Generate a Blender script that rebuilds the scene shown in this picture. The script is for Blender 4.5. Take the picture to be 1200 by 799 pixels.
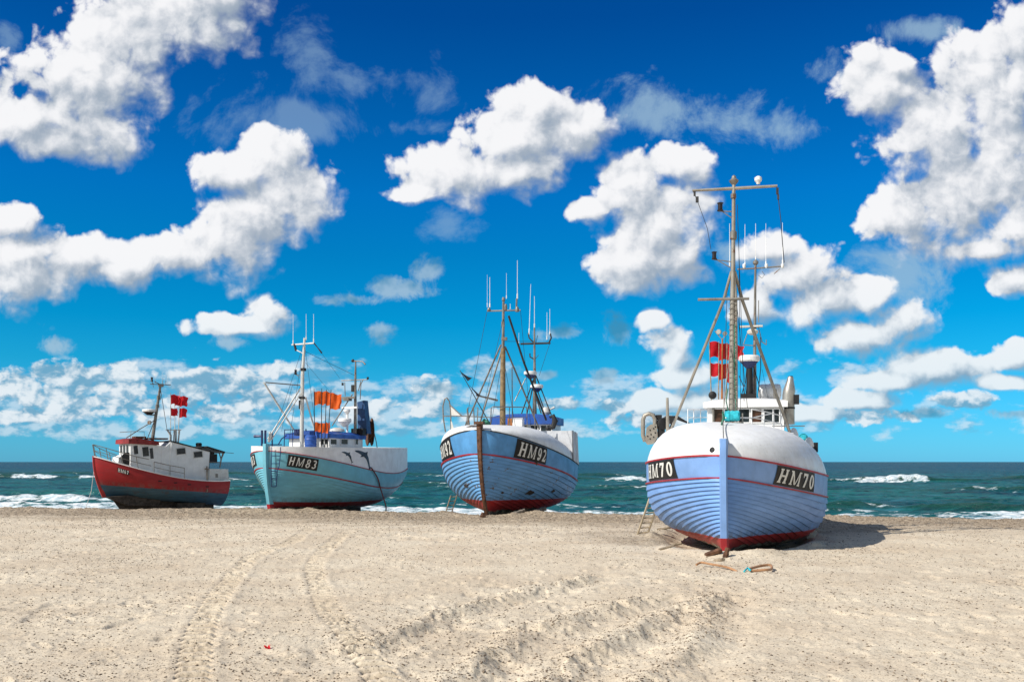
import bpy, math, random
import numpy as np
from mathutils import Vector, Matrix
R = math.radians
rnd = random.Random(7)
for o in list(bpy.data.objects):
    bpy.data.objects.remove(o)
scene = bpy.context.scene
COL = scene.collection

# ------------------------------------------------------------------ camera
FPX, CAM_H, HOR = 1167.0, 2.0, 541.0        # focal length in pixels of a 1200 px wide picture
cam_d = bpy.data.cameras.new("camera")
cam = bpy.data.objects.new("camera", cam_d); COL.objects.link(cam)
cam.location = (0, 0, CAM_H); cam.rotation_euler = (R(90), 0, 0)
cam_d.sensor_width = 36; cam_d.lens = 36 * FPX / 1200
cam_d.shift_y = (HOR - 399.5) / 1200
cam_d.clip_start = 0.1; cam_d.clip_end = 60000
scene.camera = cam

# ------------------------------------------------------------------ sun and exposure
SUN_EL = 41.0
to_sun_h = Vector((-0.86, -0.51)).normalized()
TS = Vector((to_sun_h.x * math.cos(R(SUN_EL)), to_sun_h.y * math.cos(R(SUN_EL)), math.sin(R(SUN_EL))))
sd = bpy.data.lights.new("sun", 'SUN'); sd.energy = 5.0; sd.angle = R(0.53); sd.color = (1.0, 0.955, 0.88)
so = bpy.data.objects.new("sun", sd); COL.objects.link(so)
so.rotation_euler = TS.to_track_quat('Z', 'Y').to_euler()
so.location = (-30, -10, 40)
scene.view_settings.view_transform = 'Standard'
scene.view_settings.look = 'None'
scene.view_settings.exposure = 0.0
scene.view_settings.gamma = 1.0
scene.view_settings.use_curve_mapping = False
scene.cycles.use_denoising = True
scene.cycles.max_bounces = 5
scene.cycles.diffuse_bounces = 2
scene.cycles.glossy_bounces = 2
scene.cycles.transmission_bounces = 2
scene.cycles.caustics_reflective = False
scene.cycles.caustics_refractive = False

# ------------------------------------------------------------------ node helpers
class NT:
    def __init__(self, tree):
        self.t = tree; self.n = tree.nodes; self.l = tree.links
    def node(self, typ, **kw):
        n = self.n.new(typ)
        for k, v in kw.items():
            setattr(n, k, v)
        return n
    def put(self, inp, v):
        if isinstance(v, bpy.types.NodeSocket):
            self.l.new(v, inp)
        else:
            if hasattr(inp, 'default_value'):
                dv = inp.default_value
                if hasattr(dv, '__len__') and len(dv) == 4 and len(v) == 3:
                    v = (*v, 1)
                inp.default_value = v
    def math(self, op, a, b=0.0, c=0.0, clamp=False):
        n = self.node('ShaderNodeMath', operation=op, use_clamp=clamp)
        self.put(n.inputs[0], a); self.put(n.inputs[1], b); self.put(n.inputs[2], c)
        return n.outputs[0]
    def vmath(self, op, a, b=(0, 0, 0), c=(0, 0, 0)):
        n = self.node('ShaderNodeVectorMath', operation=op)
        self.put(n.inputs[0], a); self.put(n.inputs[1], b)
        if op == 'MULTIPLY_ADD': self.put(n.inputs[2], c)
        return n.outputs['Value'] if op in ('DOT_PRODUCT', 'LENGTH', 'DISTANCE') else n.outputs['Vector']
    def mapr(self, v, a, b, c=0.0, d=1.0, smooth=True):
        n = self.node('ShaderNodeMapRange', clamp=True, interpolation_type='SMOOTHSTEP' if smooth else 'LINEAR')
        self.put(n.inputs['Value'], v)
        for i, x in ((1, a), (2, b), (3, c), (4, d)):
            self.put(n.inputs[i], x)
        return n.outputs['Result']
    def mix(self, f, a, b, blend='MIX'):
        n = self.node('ShaderNodeMix', data_type='RGBA', blend_type=blend)
        self.put(n.inputs[0], f); self.put(n.inputs[6], a); self.put(n.inputs[7], b)
        return n.outputs[2]
    def noise(self, vec, scale, detail=3, rough=0.5, lac=2.0, dist=0.0, dims='3D'):
        n = self.node('ShaderNodeTexNoise', noise_dimensions=dims)
        self.put(n.inputs['Vector'], vec); n.inputs['Scale'].default_value = scale
        n.inputs['Detail'].default_value = detail; n.inputs['Roughness'].default_value = rough
        n.inputs['Lacunarity'].default_value = lac; n.inputs['Distortion'].default_value = dist
        return n.outputs['Fac']
    def voro(self, vec, scale, detail=0.0, rough=0.5, feature='F1', dims='3D', smooth=1.0, rand=1.0):
        n = self.node('ShaderNodeTexVoronoi', voronoi_dimensions=dims, feature=feature)
        self.put(n.inputs['Vector'], vec); n.inputs['Scale'].default_value = scale
        if 'Detail' in n.inputs: n.inputs['Detail'].default_value = detail
        if 'Roughness' in n.inputs: n.inputs['Roughness'].default_value = rough
        if feature == 'SMOOTH_F1': n.inputs['Smoothness'].default_value = smooth
        n.inputs['Randomness'].default_value = rand
        return n.outputs['Distance'], n.outputs['Color']
    def xyz(self, v):
        n = self.node('ShaderNodeSeparateXYZ'); self.put(n.inputs[0], v); return n.outputs
    def comb(self, x, y, z=0.0):
        n = self.node('ShaderNodeCombineXYZ')
        self.put(n.inputs[0], x); self.put(n.inputs[1], y); self.put(n.inputs[2], z); return n.outputs[0]

# ------------------------------------------------------------------ world: Nishita sky with cumulus
world = bpy.data.worlds.new("World"); scene.world = world; world.use_nodes = True
w = NT(world.node_tree); w.n.clear()
sky = w.node('ShaderNodeTexSky', sky_type='NISHITA'); sky.sun_disc = False
sky.sun_elevation = R(SUN_EL); sky.sun_rotation = math.atan2(TS.x, TS.y)
sky.altitude = 0; sky.air_density = 1.0; sky.dust_density = 0.3; sky.ozone_density = 2.5
tc = w.node('ShaderNodeTexCoord')
D3 = tc.outputs['Generated']
dx, dy, dz = w.xyz(D3)
front = w.mapr(dy, 0.15, 0.35)
dyc = w.math('MAXIMUM', dy, 0.12)
# chart of the northern sky: 1 unit = 100 px of the photo's frame, axes right and up from the horizon's middle
P0 = w.comb(w.math('MULTIPLY', w.math('DIVIDE', dx, dyc), FPX / 100), w.math('MULTIPLY', w.math('DIVIDE', dz, dyc), FPX / 100), 0.0)

CUM = [(205,8,85,50),(240,-8,50,35),(150,50,62,42),(100,95,70,52),(25,140,50,34),(110,152,52,34),(60,165,50,20),
 (322,188,36,30),(270,205,42,22),(345,225,44,38),(305,250,55,38),(275,292,46,36),(215,300,50,26),(150,308,50,24),(85,300,44,24),(30,315,48,46),(15,262,30,20),
 (635,125,42,28),(675,150,40,34),(600,165,50,34),(530,205,52,30),(610,200,50,26),(490,226,30,14),
 (742,222,46,36),(795,192,34,20),(775,262,50,48),(742,305,46,34),(690,245,24,14),(800,300,30,30),
 (1030,103,44,38),(1052,75,22,16),(1095,160,62,52),(1165,105,60,60),(1200,55,45,40),(1130,225,72,56),(1185,200,50,70),(1055,262,34,34),(1195,270,55,26),(1165,292,48,15),(1192,328,26,20),
 (905,292,36,18),(935,322,48,30),(965,352,46,26),(1020,350,26,24),(1050,380,40,26),(1010,395,48,24),(1085,432,60,22),(1055,445,50,14),(880,360,26,18),
 (766,377,20,13),(780,396,24,18),(793,418,20,20),(803,442,26,16),(820,470,34,18),(770,474,22,14),
 (285,382,44,13),(315,368,24,18),(1195,420,26,16),(1180,448,40,9),(1010,470,46,11),(950,485,40,10)]
LOW = [(18,446,34,13),(60,440,26,11),(100,446,34,20),(88,474,50,16),(150,452,26,15),(145,430,16,10),(165,478,36,12),(238,450,34,15),(272,446,24,15),(300,466,40,14),(250,484,46,9),(322,432,18,9),(205,470,26,10),(30,486,40,8),(430,478,30,10),(512,458,26,13),(500,478,34,9),(650,474,20,8),(540,486,34,7),(1130,470,26,9),(905,490,34,8),(724,478,26,9),(60,462,60,14),(360,470,40,12),(395,490,40,8),(1000,488,50,8),(770,492,60,8)]
GREY = [(62,405,32,12),(445,388,20,14),(465,338,58,14),(497,318,22,18),(415,351,38,9),(655,390,30,10),(728,388,22,20),(712,440,16,10),(640,440,22,7),(1080,485,50,7),(1190,485,40,8),
 (265,402,26,10),(510,455,30,9)]
FAINT = [(524,262,30,16),(370,62,34,40),(432,88,66,34),(490,95,46,44),(270,135,42,32),(360,140,60,20),(470,150,50,14),(8,45,14,24),(1095,35,50,14),
 (850,140,95,30),(740,135,60,30),(920,150,60,26),(980,90,30,20),(1045,330,60,30),(870,300,60,20)]
def blobs(P, lst, k, tag=0):
    acc = None
    for (x, y, rx, ry) in lst:
        u = (x - 600) / 100; v = (HOR - y) / 100
        q = w.vmath('MULTIPLY_ADD', P, (100 / rx, 100 / ry, 0), (-u * 100 / rx, -v * 100 / ry, 0))
        r2 = w.vmath('DOT_PRODUCT', q, q)
        acc = r2 if acc is None else w.math('SMOOTH_MIN', acc, r2, k)
    return acc
def detail(P, z):
    W = w.node('ShaderNodeTexNoise', noise_dimensions='2D'); w.put(W.inputs['Vector'], P)
    W.inputs['Scale'].default_value = 1.3; W.inputs['Detail'].default_value = 2
    Pw = w.vmath('MULTIPLY_ADD', W.outputs['Color'], (0.28, 0.28, 0), P)
    n1 = w.noise(Pw, 1.45, 9, 0.535, dims='2D')
    v1, _ = w.voro(Pw, 3.2, 2.5, 0.55, feature='SMOOTH_F1', dims='2D', smooth=0.55)
    a = w.math('MULTIPLY', w.math('SUBTRACT', n1, 0.5), 1.7)
    b = w.math('MULTIPLY', w.math('SUBTRACT', 0.40, v1), 0.60)
    e_ = w.math('MULTIPLY', w.math('SUBTRACT', w.noise(Pw, 4.2, 5, 0.55, dims='2D'), 0.5), 0.30)
    return w.math('ADD', w.math('ADD', a, b), e_), w.math('ADD', b, e_)
SH = (-0.13, 0.17, 0)
P1 = w.vmath('ADD', P0, SH)
def height(P):
    s = blobs(P, CUM, 0.7)
    return w.math('SUBTRACT', 1.72, w.math('POWER', w.math('MAXIMUM', s, 0.0), 0.6)), *detail(P, 0)
(B0, T0, V0), (B1, T1, V1_) = height(P0), height(P1)
Wc = w.node('ShaderNodeTexNoise', noise_dimensions='2D'); w.put(Wc.inputs['Vector'], P0); Wc.inputs['Scale'].default_value = 2.6
Pc = w.vmath('MULTIPLY_ADD', Wc.outputs['Color'], (0.16, 0.16, 0), P0)
g0 = w.noise(Pc, 1.9, 8, 0.57, dims='2D'); g1 = w.noise(w.vmath('ADD', Pc, (-0.07, 0.14, 0)), 1.9, 5, 0.57, dims='2D')
H0 = w.math('ADD', w.math('ADD', B0, T0), w.math('MULTIPLY', w.math('SUBTRACT', g0, 0.5), 1.5))
slope = w.math('ADD', w.math('MULTIPLY', w.math('SUBTRACT', B0, B1), 1.5), w.math('MULTIPLY', w.math('SUBTRACT', T0, T1), 0.55))
fine = w.noise(P0, 1.1, 6, 0.52, dims='2D')
lit = w.math('ADD', w.math('ADD', w.math('MULTIPLY', slope, 0.56), 0.46), w.math('MULTIPLY', V0, 0.26))
lit = w.math('ADD', lit, w.math('MULTIPLY', w.math('SUBTRACT', fine, 0.5), 0.9))
lit = w.math('ADD', lit, w.math('MULTIPLY', w.math('SUBTRACT', g0, g1), 1.6))
thick = w.mapr(H0, 0.1, 1.6)
alphaC = w.mapr(H0, 0.0, w.mapr(slope, -0.35, 0.6, 1.10, 0.42))
litc = w.mapr(lit, -0.15, 0.95)
PV = w.xyz(P0)
warm = w.mapr(PV[1], 0.3, 2.6)
shadecol = w.mix(warm, (0.20, 0.38, 0.54), (0.36, 0.43, 0.52))
brightcol = w.mix(warm, (0.76, 0.86, 0.92), (0.94, 0.94, 0.955))
cumcol = w.mix(litc, shadecol, brightcol)
# thin edges take the sky's blue through transparency; grey and faint layers
def layer(lst, k, amp, scale, off):
    s = blobs(P0, lst, k)
    n = w.noise(w.vmath('ADD', P0, (off, off * 0.7, 0)), scale, 8, 0.64, dims='2D', dist=0.25)
    return w.math('ADD', w.math('SUBTRACT', 1.1, w.math('POWER', w.math('MAXIMUM', s, 0.0), 0.6)), w.math('MULTIPLY', w.math('SUBTRACT', n, 0.5), amp))
Hg = layer(GREY, 0.5, 3.4, 2.1, 7.3)
Hf = layer(FAINT, 1.0, 6.0, 0.95, 3.1)
aG = w.math('MULTIPLY', w.mapr(Hg, 0.0, 0.9), 0.72)
aF = w.math('MULTIPLY', w.mapr(Hf, 0.0, 1.5), w.mapr(PV[0], 0.5, 1.5, 0.36, 0.66))
gcol = w.mix(w.mapr(w.noise(w.vmath('ADD', P0, (3.3, 9.1, 0)), 1.6, 4, 0.5, dims='2D'), 0.38, 0.62), (0.06, 0.26, 0.42), (0.42, 0.58, 0.70))
# low bank of distant cloud near the horizon, flattened by perspective
Pl = w.vmath('MULTIPLY', P0, (0.95, 1.9, 1))
nl = w.noise(Pl, 1.25, 8, 0.58, dims='2D')
nl2 = w.noise(w.vmath('ADD', Pl, (-0.07, 0.16, 0)), 1.25, 8, 0.58, dims='2D')
leftw = w.mapr(PV[0], -5.6, 5.5, 0.20, 0.05)
leftw = w.math('MULTIPLY', leftw, w.math('MULTIPLY', w.mapr(PV[1], 1.30, 1.0), w.mapr(PV[1], 0.12, 0.35)))
band = w.math('MULTIPLY', w.mapr(PV[1], 1.7, 1.05), w.mapr(PV[1], 0.08, 0.40))
Hl = w.math('ADD', w.math('SUBTRACT', nl, w.math('SUBTRACT', 0.535, leftw)), w.math('MULTIPLY', w.math('SUBTRACT', band, 1.0), 0.35))
aL = w.math('MULTIPLY', w.mapr(Hl, 0.0, 0.16), 0.62)
Pq = w.vmath('MULTIPLY', P0, (1.0, 1.45, 1))
Wq = w.node('ShaderNodeTexNoise', noise_dimensions='2D'); w.put(Wq.inputs['Vector'], Pq); Wq.inputs['Scale'].default_value = 4.0
Pq = w.vmath('MULTIPLY_ADD', Wq.outputs['Color'], (0.12, 0.10, 0), Pq)
q0 = w.noise(Pq, 3.0, 7, 0.56, dims='2D'); q1 = w.noise(w.vmath('ADD', Pq, (-0.05, 0.13, 0)), 3.0, 5, 0.56, dims='2D')
sq = blobs(P0, LOW, 0.6)
Hq = w.math('ADD', w.math('SUBTRACT', 1.45, w.math('POWER', w.math('MAXIMUM', sq, 0.0), 0.6)), w.math('MULTIPLY', w.math('SUBTRACT', q0, 0.5), 4.2))
aQ = w.math('MULTIPLY', w.mapr(Hq, 0.0, 0.75), 0.93)
litq = w.mapr(w.math('ADD', w.math('MULTIPLY', w.math('SUBTRACT', q0, q1), 3.2), w.math('MULTIPLY', w.math('SUBTRACT', w.noise(Pq, 1.3, 4, 0.5, dims='2D'), 0.5), 1.6)), -0.5, 0.55)
litl = w.mapr(w.math('ADD', w.math('MULTIPLY', w.math('SUBTRACT', nl, nl2), 5.5), w.math('MULTIPLY', w.math('SUBTRACT', w.noise(Pl, 0.9, 5, 0.6, dims='2D'), 0.5), 1.6)), -0.35, 0.55)
lcol = w.mix(litl, (0.15, 0.40, 0.60), (0.70, 0.80, 0.88))
# unseen generic cumulus added over the rest of the dome for neutral fill light
nd = w.noise(w.vmath('MULTIPLY', D3, (1, 1, 2.2)), 2.6, 6, 0.55)
inside = w.math('MULTIPLY', w.math('MULTIPLY', front, w.mapr(w.math('ABSOLUTE', PV[0]), 7.6, 6.4)), w.mapr(PV[1], 6.6, 5.8))
aD = w.math('MULTIPLY', w.mapr(nd, 0.53, 0.60), w.math('SUBTRACT', 1.0, inside))
dcol = (0.52, 0.53, 0.54)

# the blue: Nishita, deepened the way a polarising filter deepens it
ramp = w.node('ShaderNodeValToRGB')
el = w.math('DIVIDE', dz, w.math('SQRT', w.math('MAXIMUM', w.math('SUBTRACT', 1.0, w.math('MULTIPLY', dz, dz)), 0.01)))
w.put(ramp.inputs[0], w.math('MULTIPLY', el, 2.0))
SKYSTOPS = [(0.0,(.10,.42,.84)), (0.06,(.075,.40,.74)), (0.19,(.018,.37,.58)), (0.276,(.002,.345,.555)), (0.41,(.001,.31,.54)), (0.53,(.001,.295,.58)), (0.89,(.001,.18,.45))]
els = ramp.color_ramp.elements
els[0].position, els[0].color = SKYSTOPS[0][0], (*SKYSTOPS[0][1], 1)
els[1].position, els[1].color = SKYSTOPS[-1][0], (*SKYSTOPS[-1][1], 1)
for p, c in SKYSTOPS[1:-1]:
    e = els.new(p); e.color = (*c, 1)
# the filter bites hardest a quarter turn from the sun, where the photograph looks; elsewhere the tint is set neutral for less blue fill light
tint = w.mix(w.math('MULTIPLY', front, w.mapr(w.math('ABSOLUTE', dx), 0.95, 0.6)), (0.42, 0.45, 0.44), ramp.outputs[0])
base = w.vmath('MULTIPLY', w.vmath('MULTIPLY', sky.outputs[0], tint), (2.0, 2.0, 2.0))
K = 10.0
def lay(c, col, a):
    if isinstance(col, tuple): colx = tuple(x * K for x in col)
    else: colx = w.vmath('MULTIPLY', col, (K, K, K))
    return w.mix(a, c, colx)
c = lay(base, (0.36, 0.54, 0.68), w.math('MULTIPLY', aF, inside))
c = lay(c, lcol, w.math('MULTIPLY', aL, front))
c = lay(c, w.mix(litq, (0.17, 0.40, 0.58), (0.80, 0.87, 0.92)), w.math('MULTIPLY', aQ, inside))
c = lay(c, gcol, w.math('MULTIPLY', aG, inside))
c = lay(c, cumcol, w.math('MULTIPLY', w.math('MULTIPLY', alphaC, 0.985), inside))
c = lay(c, dcol, aD)
bg = w.node('ShaderNodeBackground'); w.put(bg.inputs[0], c); bg.inputs[1].default_value = 0.1
wo = w.node('ShaderNodeOutputWorld'); w.l.new(bg.outputs[0], wo.inputs[0])
world.cycles.sampling_method = 'MANUAL'; world.cycles.sample_map_resolution = 512

# ------------------------------------------------------------------ noise in numpy
def _hash(ix, iy, s):
    n = (ix.astype(np.int64) * 374761393 + iy.astype(np.int64) * 668265263 + s * 1274126177) & 0x7fffffff
    n = ((n ^ (n >> 13)) * 1274126177) & 0x7fffffff
    n = (n ^ (n >> 16)) & 0xffff
    return n / 65535.0
def vnoise(x, y, s=0):
    ix = np.floor(x); iy = np.floor(y); fx = x - ix; fy = y - iy
    fx = fx * fx * fx * (fx * (fx * 6 - 15) + 10); fy = fy * fy * fy * (fy * (fy * 6 - 15) + 10)
    a = _hash(ix, iy, s); b = _hash(ix + 1, iy, s); c_ = _hash(ix, iy + 1, s); d = _hash(ix + 1, iy + 1, s)
    return (a * (1 - fx) + b * fx) * (1 - fy) + (c_ * (1 - fx) + d * fx) * fy * 1.0
def fbm(x, y, o=4, s=0, g=0.5):
    r = np.zeros_like(x); amp = 1.0; tot = 0
    for i in range(o):
        r += amp * (vnoise(x, y, s + i * 17) - 0.5); tot += amp; amp *= g
        x, y = x * 1.97 + y * 0.31 + 5.3, y * 1.97 - x * 0.31 + 2.1
    return r / tot * 2
def sstep(v, a, b):
    t = np.clip((v - a) / (b - a), 0, 1); return t * t * (3 - 2 * t)
def pdist(x, y, pts):
    """distance to a polyline, arc length along it, signed side, end fade"""
    best = np.full_like(x, 1e9); arc = np.zeros_like(x); side = np.zeros_like(x); L = 0
    for (ax, ay), (bx, by) in zip(pts[:-1], pts[1:]):
        ddx, ddy = bx - ax, by - ay; l = math.hypot(ddx, ddy)
        t = np.clip(((x - ax) * ddx + (y - ay) * ddy) / (l * l), 0, 1)
        d = np.hypot(x - ax - t * ddx, y - ay - t * ddy)
        sgn = np.sign((x - ax) * ddy - (y - ay) * ddx)
        m = d < best
        best = np.where(m, d, best); arc = np.where(m, L + t * l, arc); side = np.where(m, sgn, side)
        L += l
    return best, arc, side, L
def G(px, py):
    Y = CAM_H * FPX / (py - HOR); return ((px - 600) / FPX * Y, Y)
def smoothline(pts, n=4):
    out = []
    P = [pts[0]] + list(pts) + [pts[-1]]
    for i in range(1, len(P) - 2):
        p0, p1, p2, p3 = [np.array(q, float) for q in P[i - 1:i + 3]]
        for k in range(n):
            t = k / n
            out.append(tuple(0.5 * ((2 * p1) + (-p0 + p2) * t + (2 * p0 - 5 * p1 + 4 * p2 - p3) * t * t + (-p0 + 3 * p1 - 3 * p2 + p3) * t ** 3)))
    out.append(tuple(pts[-1])); return out

# ------------------------------------------------------------------ materials
MATS = {}
def new_mat(name):
    m = bpy.data.materials.new(name); m.use_nodes = True
    t = NT(m.node_tree); t.n.clear()
    out = t.node('ShaderNodeOutputMaterial'); b = t.node('ShaderNodeBsdfPrincipled')
    t.l.new(b.outputs[0], out.inputs[0]); MATS[name] = m
    return m, t, b
def paint(name, col, rough=0.45, var=0.10, dirt=0.25, dirtcol=(0.16, 0.11, 0.07), rust=0.0, metal=0.0, bump=0.15, scale=3.0, streak=True):
    m, t, b = new_mat(name)
    tcn = t.node('ShaderNodeTexCoord'); P = tcn.outputs['Object']
    n1 = t.noise(P, scale, 5, 0.6)
    lo = tuple(max(0, x * (1 - var * 2)) for x in col); hi = tuple(min(1, x * (1 + var)) for x in col)
    c = t.mix(t.mapr(n1, 0.3, 0.7), lo, hi)
    if dirt > 0:
        ps = t.vmath('MULTIPLY', P, (5, 5, 0.7)) if streak else P
        n2 = t.noise(ps, scale, 5, 0.65)
        c = t.mix(t.math('MULTIPLY', t.mapr(n2, 0.54, 0.78), dirt), c, dirtcol)
        n4 = t.noise(P, scale * 14, 3, 0.6)
        c = t.mix(t.math('MULTIPLY', t.mapr(n4, 0.62, 0.72), dirt), c, dirtcol)
    if rust > 0:
        n3 = t.noise(P, scale * 2.2, 6, 0.68)
        c = t.mix(t.mapr(n3, 0.66 - rust * 0.18, 0.70 - rust * 0.12), c, (0.20, 0.065, 0.02))
    t.put(b.inputs['Base Color'], c)
    t.put(b.inputs['Roughness'], t.mapr(n1, 0.3, 0.7, min(1, rough + 0.12), max(0.05, rough - 0.08)))
    b.inputs['Metallic'].default_value = metal
    if bump:
        bn = t.node('ShaderNodeBump'); bn.inputs['Strength'].default_value = bump; bn.inputs['Distance'].default_value = 0.01
        t.put(bn.inputs['Height'], t.noise(P, scale * 8, 4, 0.6)); t.l.new(bn.outputs[0], b.inputs['Normal'])
    return m
def hullpaint(name, top, low, zl, chips=0.0, low_dirt=0.3, barn=(0.42, 0.38, 0.28)):
    """painted planks: topside colour above the boot-top line, antifouling below, bare patches at the very bottom"""
    m, t, b = new_mat(name)
    P = t.node('ShaderNodeTexCoord').outputs['Object']; z = t.xyz(P)[2]; x = t.xyz(P)[0]
    n1 = t.noise(t.vmath('MULTIPLY', P, (0.6, 0.6, 3)), 2.5, 5, 0.6)
    c = t.mix(t.mapr(n1, 0.3, 0.7), tuple(v * 0.86 for v in top), tuple(min(1, v * 1.10) for v in top))
    st = t.noise(t.vmath('MULTIPLY', P, (6, 6, 0.6)), 2.0, 4, 0.6)
    c = t.mix(t.math('MULTIPLY', t.mapr(st, 0.55, 0.8), 0.35), c, tuple(v * 0.55 + 0.04 for v in top))
    isl = t.node('ShaderNodeNewGeometry').outputs['Random Per Island']       # each strake painted and bleached a little differently
    c = t.mix(t.math('MULTIPLY', t.mapr(isl, 0.0, 1.0), 0.20), c, tuple(v * 0.55 + 0.05 for v in top))
    blot = t.noise(t.vmath('MULTIPLY', P, (0.8, 0.8, 1.4)), 1.1, 6, 0.65)
    c = t.mix(t.math('MULTIPLY', t.mapr(blot, 0.52, 0.68), 0.22), c, tuple(min(1, v * 1.1 + 0.06) for v in top))
    nch = t.noise(t.vmath('MULTIPLY', P, (1.0, 1.0, 1.6)), 3.4, 6, 0.7)
    if chips > 0:
        c = t.mix(t.mapr(nch, 0.69 - chips * 0.1, 0.70 - chips * 0.1), c, (0.15, 0.10, 0.06))
    cl = t.mix(t.mapr(n1, 0.3, 0.7), tuple(v * 0.75 for v in low), tuple(v * 1.1 for v in low))
    nl_ = t.noise(P, 4.0, 6, 0.7)
    cl = t.mix(t.math('MULTIPLY', t.mapr(nl_, 0.5, 0.72), low_dirt), cl, (0.10, 0.05, 0.03))
    zw = t.math('ADD', z, t.math('MULTIPLY', t.math('SUBTRACT', t.noise(P, 9, 3, 0.6), 0.5), 0.02))
    zline = t.math('ADD', zl[0], t.math('ADD', t.math('MULTIPLY', x, zl[1]), t.math('MULTIPLY', t.math('MULTIPLY', x, x), zl[2])))
    rel = t.math('SUBTRACT', zw, zline)
    c = t.mix(t.math('MULTIPLY', t.mapr(rel, 0.28, 0.0), t.mapr(t.noise(t.vmath('MULTIPLY', P, (3, 3, 0.8)), 2.2, 5, 0.7), 0.42, 0.62, 0.0, 0.5)), c, (0.13, 0.12, 0.11))
    c = t.mix(t.mapr(rel, -0.008, 0.008), cl, c)
    bare = t.math('ADD', rel, t.math('MULTIPLY', t.math('SUBTRACT', t.noise(P, 2.2, 5, 0.7), 0.5), 0.5))
    c = t.mix(t.mapr(bare, -zl[3] + 0.03, -zl[3] - 0.03), c, t.mix(t.mapr(nl_, 0.45, 0.6), (0.03, 0.028, 0.025), barn))
    t.put(b.inputs['Base Color'], c)
    t.put(b.inputs['Roughness'], t.mapr(n1, 0.3, 0.7, 0.6, 0.42))
    bn = t.node('ShaderNodeBump'); bn.inputs['Strength'].default_value = 0.25; bn.inputs['Distance'].default_value = 0.012
    t.put(bn.inputs['Height'], t.noise(t.vmath('MULTIPLY', P, (0.5, 0.5, 6)), 6, 4, 0.6)); t.l.new(bn.outputs[0], b.inputs['Normal'])
    return m
def glass(name, col=(0.01, 0.014, 0.016)):
    m, t, b = new_mat(name)
    P = t.node('ShaderNodeTexCoord').outputs['Object']
    t.put(b.inputs['Base Color'], t.mix(t.mapr(t.noise(P, 5, 2, 0.5), 0.4, 0.6), col, tuple(v * 2.5 for v in col)))
    b.inputs['Roughness'].default_value = 0.12; b.inputs['Specular IOR Level'].default_value = 0.3
    return m
M = {}
M['white'] = paint('white_paint', (0.84, 0.84, 0.83), 0.42, 0.05, 0.36, (0.34, 0.28, 0.20), rust=0.0)
M['whiteworn'] = paint('worn_white_paint', (0.70, 0.70, 0.67), 0.55, 0.07, 0.45, (0.36, 0.27, 0.17), rust=0.10)
M['offwhite'] = paint('dull_white_paint', (0.62, 0.61, 0.57), 0.6, 0.08, 0.5, (0.30, 0.22, 0.14), rust=0.25)
M['alu'] = paint('bare_aluminium', (0.36, 0.33, 0.28), 0.45, 0.16, 0.55, (0.14, 0.10, 0.06), metal=0.35, rust=0.1)
M['steel'] = paint('stainless_steel', (0.50, 0.47, 0.42), 0.38, 0.15, 0.45, (0.22, 0.17, 0.12), metal=0.75)
M['galv'] = paint('galvanised_steel', (0.24, 0.225, 0.20), 0.5, 0.18, 0.55, (0.16, 0.11, 0.07), metal=0.4, rust=0.4)
M['wood'] = paint('mast_wood', (0.26, 0.18, 0.09), 0.6, 0.2, 0.5, (0.10, 0.07, 0.04), scale=6)
M['rawwood'] = paint('weathered_wood', (0.34, 0.27, 0.19), 0.8, 0.25, 0.4, (0.08, 0.06, 0.04), scale=8)
M['darkwood'] = paint('dark_wet_wood', (0.06, 0.048, 0.04), 0.8, 0.3, 0.3, (0.02, 0.02, 0.02), scale=8)
M['rustiron'] = paint('rusty_iron', (0.16, 0.075, 0.04), 0.8, 0.3, 0.6, (0.05, 0.035, 0.03), scale=7, bump=0.5)
M['orangewood'] = paint('varnished_wood', (0.36, 0.13, 0.035), 0.45, 0.2, 0.3)
M['black'] = paint('black_paint', (0.006, 0.006, 0.007), 0.6, 0.2, 0.1, (0.1, 0.09, 0.08))
M['rubber'] = paint('black_rubber', (0.02, 0.02, 0.021), 0.7, 0.2, 0.3, (0.12, 0.1, 0.08))
M['redline'] = paint('red_line_paint', (0.42, 0.02, 0.03), 0.5, 0.12, 0.3)
M['redpaint'] = paint('red_gloss_paint', (0.45, 0.018, 0.018), 0.35, 0.1, 0.25)
M['redroof'] = paint('weathered_red_paint', (0.30, 0.022, 0.02), 0.55, 0.2, 0.5, (0.06, 0.03, 0.025))
M['chock'] = paint('chock_wood', (0.20, 0.17, 0.14), 0.9, 0.3, 0.5, (0.05, 0.04, 0.035), scale=9, bump=0.6)
M['redflag'] = paint('red_flag_cloth', (0.72, 0.012, 0.022), 0.8, 0.1, 0.08, bump=0.3)
M['orangeflag'] = paint('orange_flag_cloth', (0.95, 0.15, 0.015), 0.8, 0.08, 0.05, bump=0.3)
M['blackflag'] = paint('black_flag_cloth', (0.02, 0.025, 0.04), 0.85, 0.1, 0.0, bump=0.3)
for kf in ('redflag', 'orangeflag'):
    tf = NT(MATS[M[kf].name].node_tree if M[kf].name in MATS else M[kf].node_tree)
    out_ = [n_ for n_ in tf.n if n_.bl_idname == 'ShaderNodeOutputMaterial'][0]; b_f = [n_ for n_ in tf.n if n_.bl_idname == 'ShaderNodeBsdfPrincipled'][0]
    tr = tf.node('ShaderNodeBsdfTranslucent'); tf.l.new(b_f.inputs['Base Color'].links[0].from_socket, tr.inputs['Color'])
    mx_ = tf.node('ShaderNodeMixShader'); mx_.inputs[0].default_value = 0.35
    tf.l.new(b_f.outputs[0], mx_.inputs[1]); tf.l.new(tr.outputs[0], mx_.inputs[2]); tf.l.new(mx_.outputs[0], out_.inputs[0])
M['blue'] = paint('strong_blue_paint', (0.02, 0.10, 0.42), 0.45, 0.12, 0.25)
M['funnel'] = paint('funnel_blue_paint', (0.02, 0.075, 0.20), 0.45, 0.12, 0.25)
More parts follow.
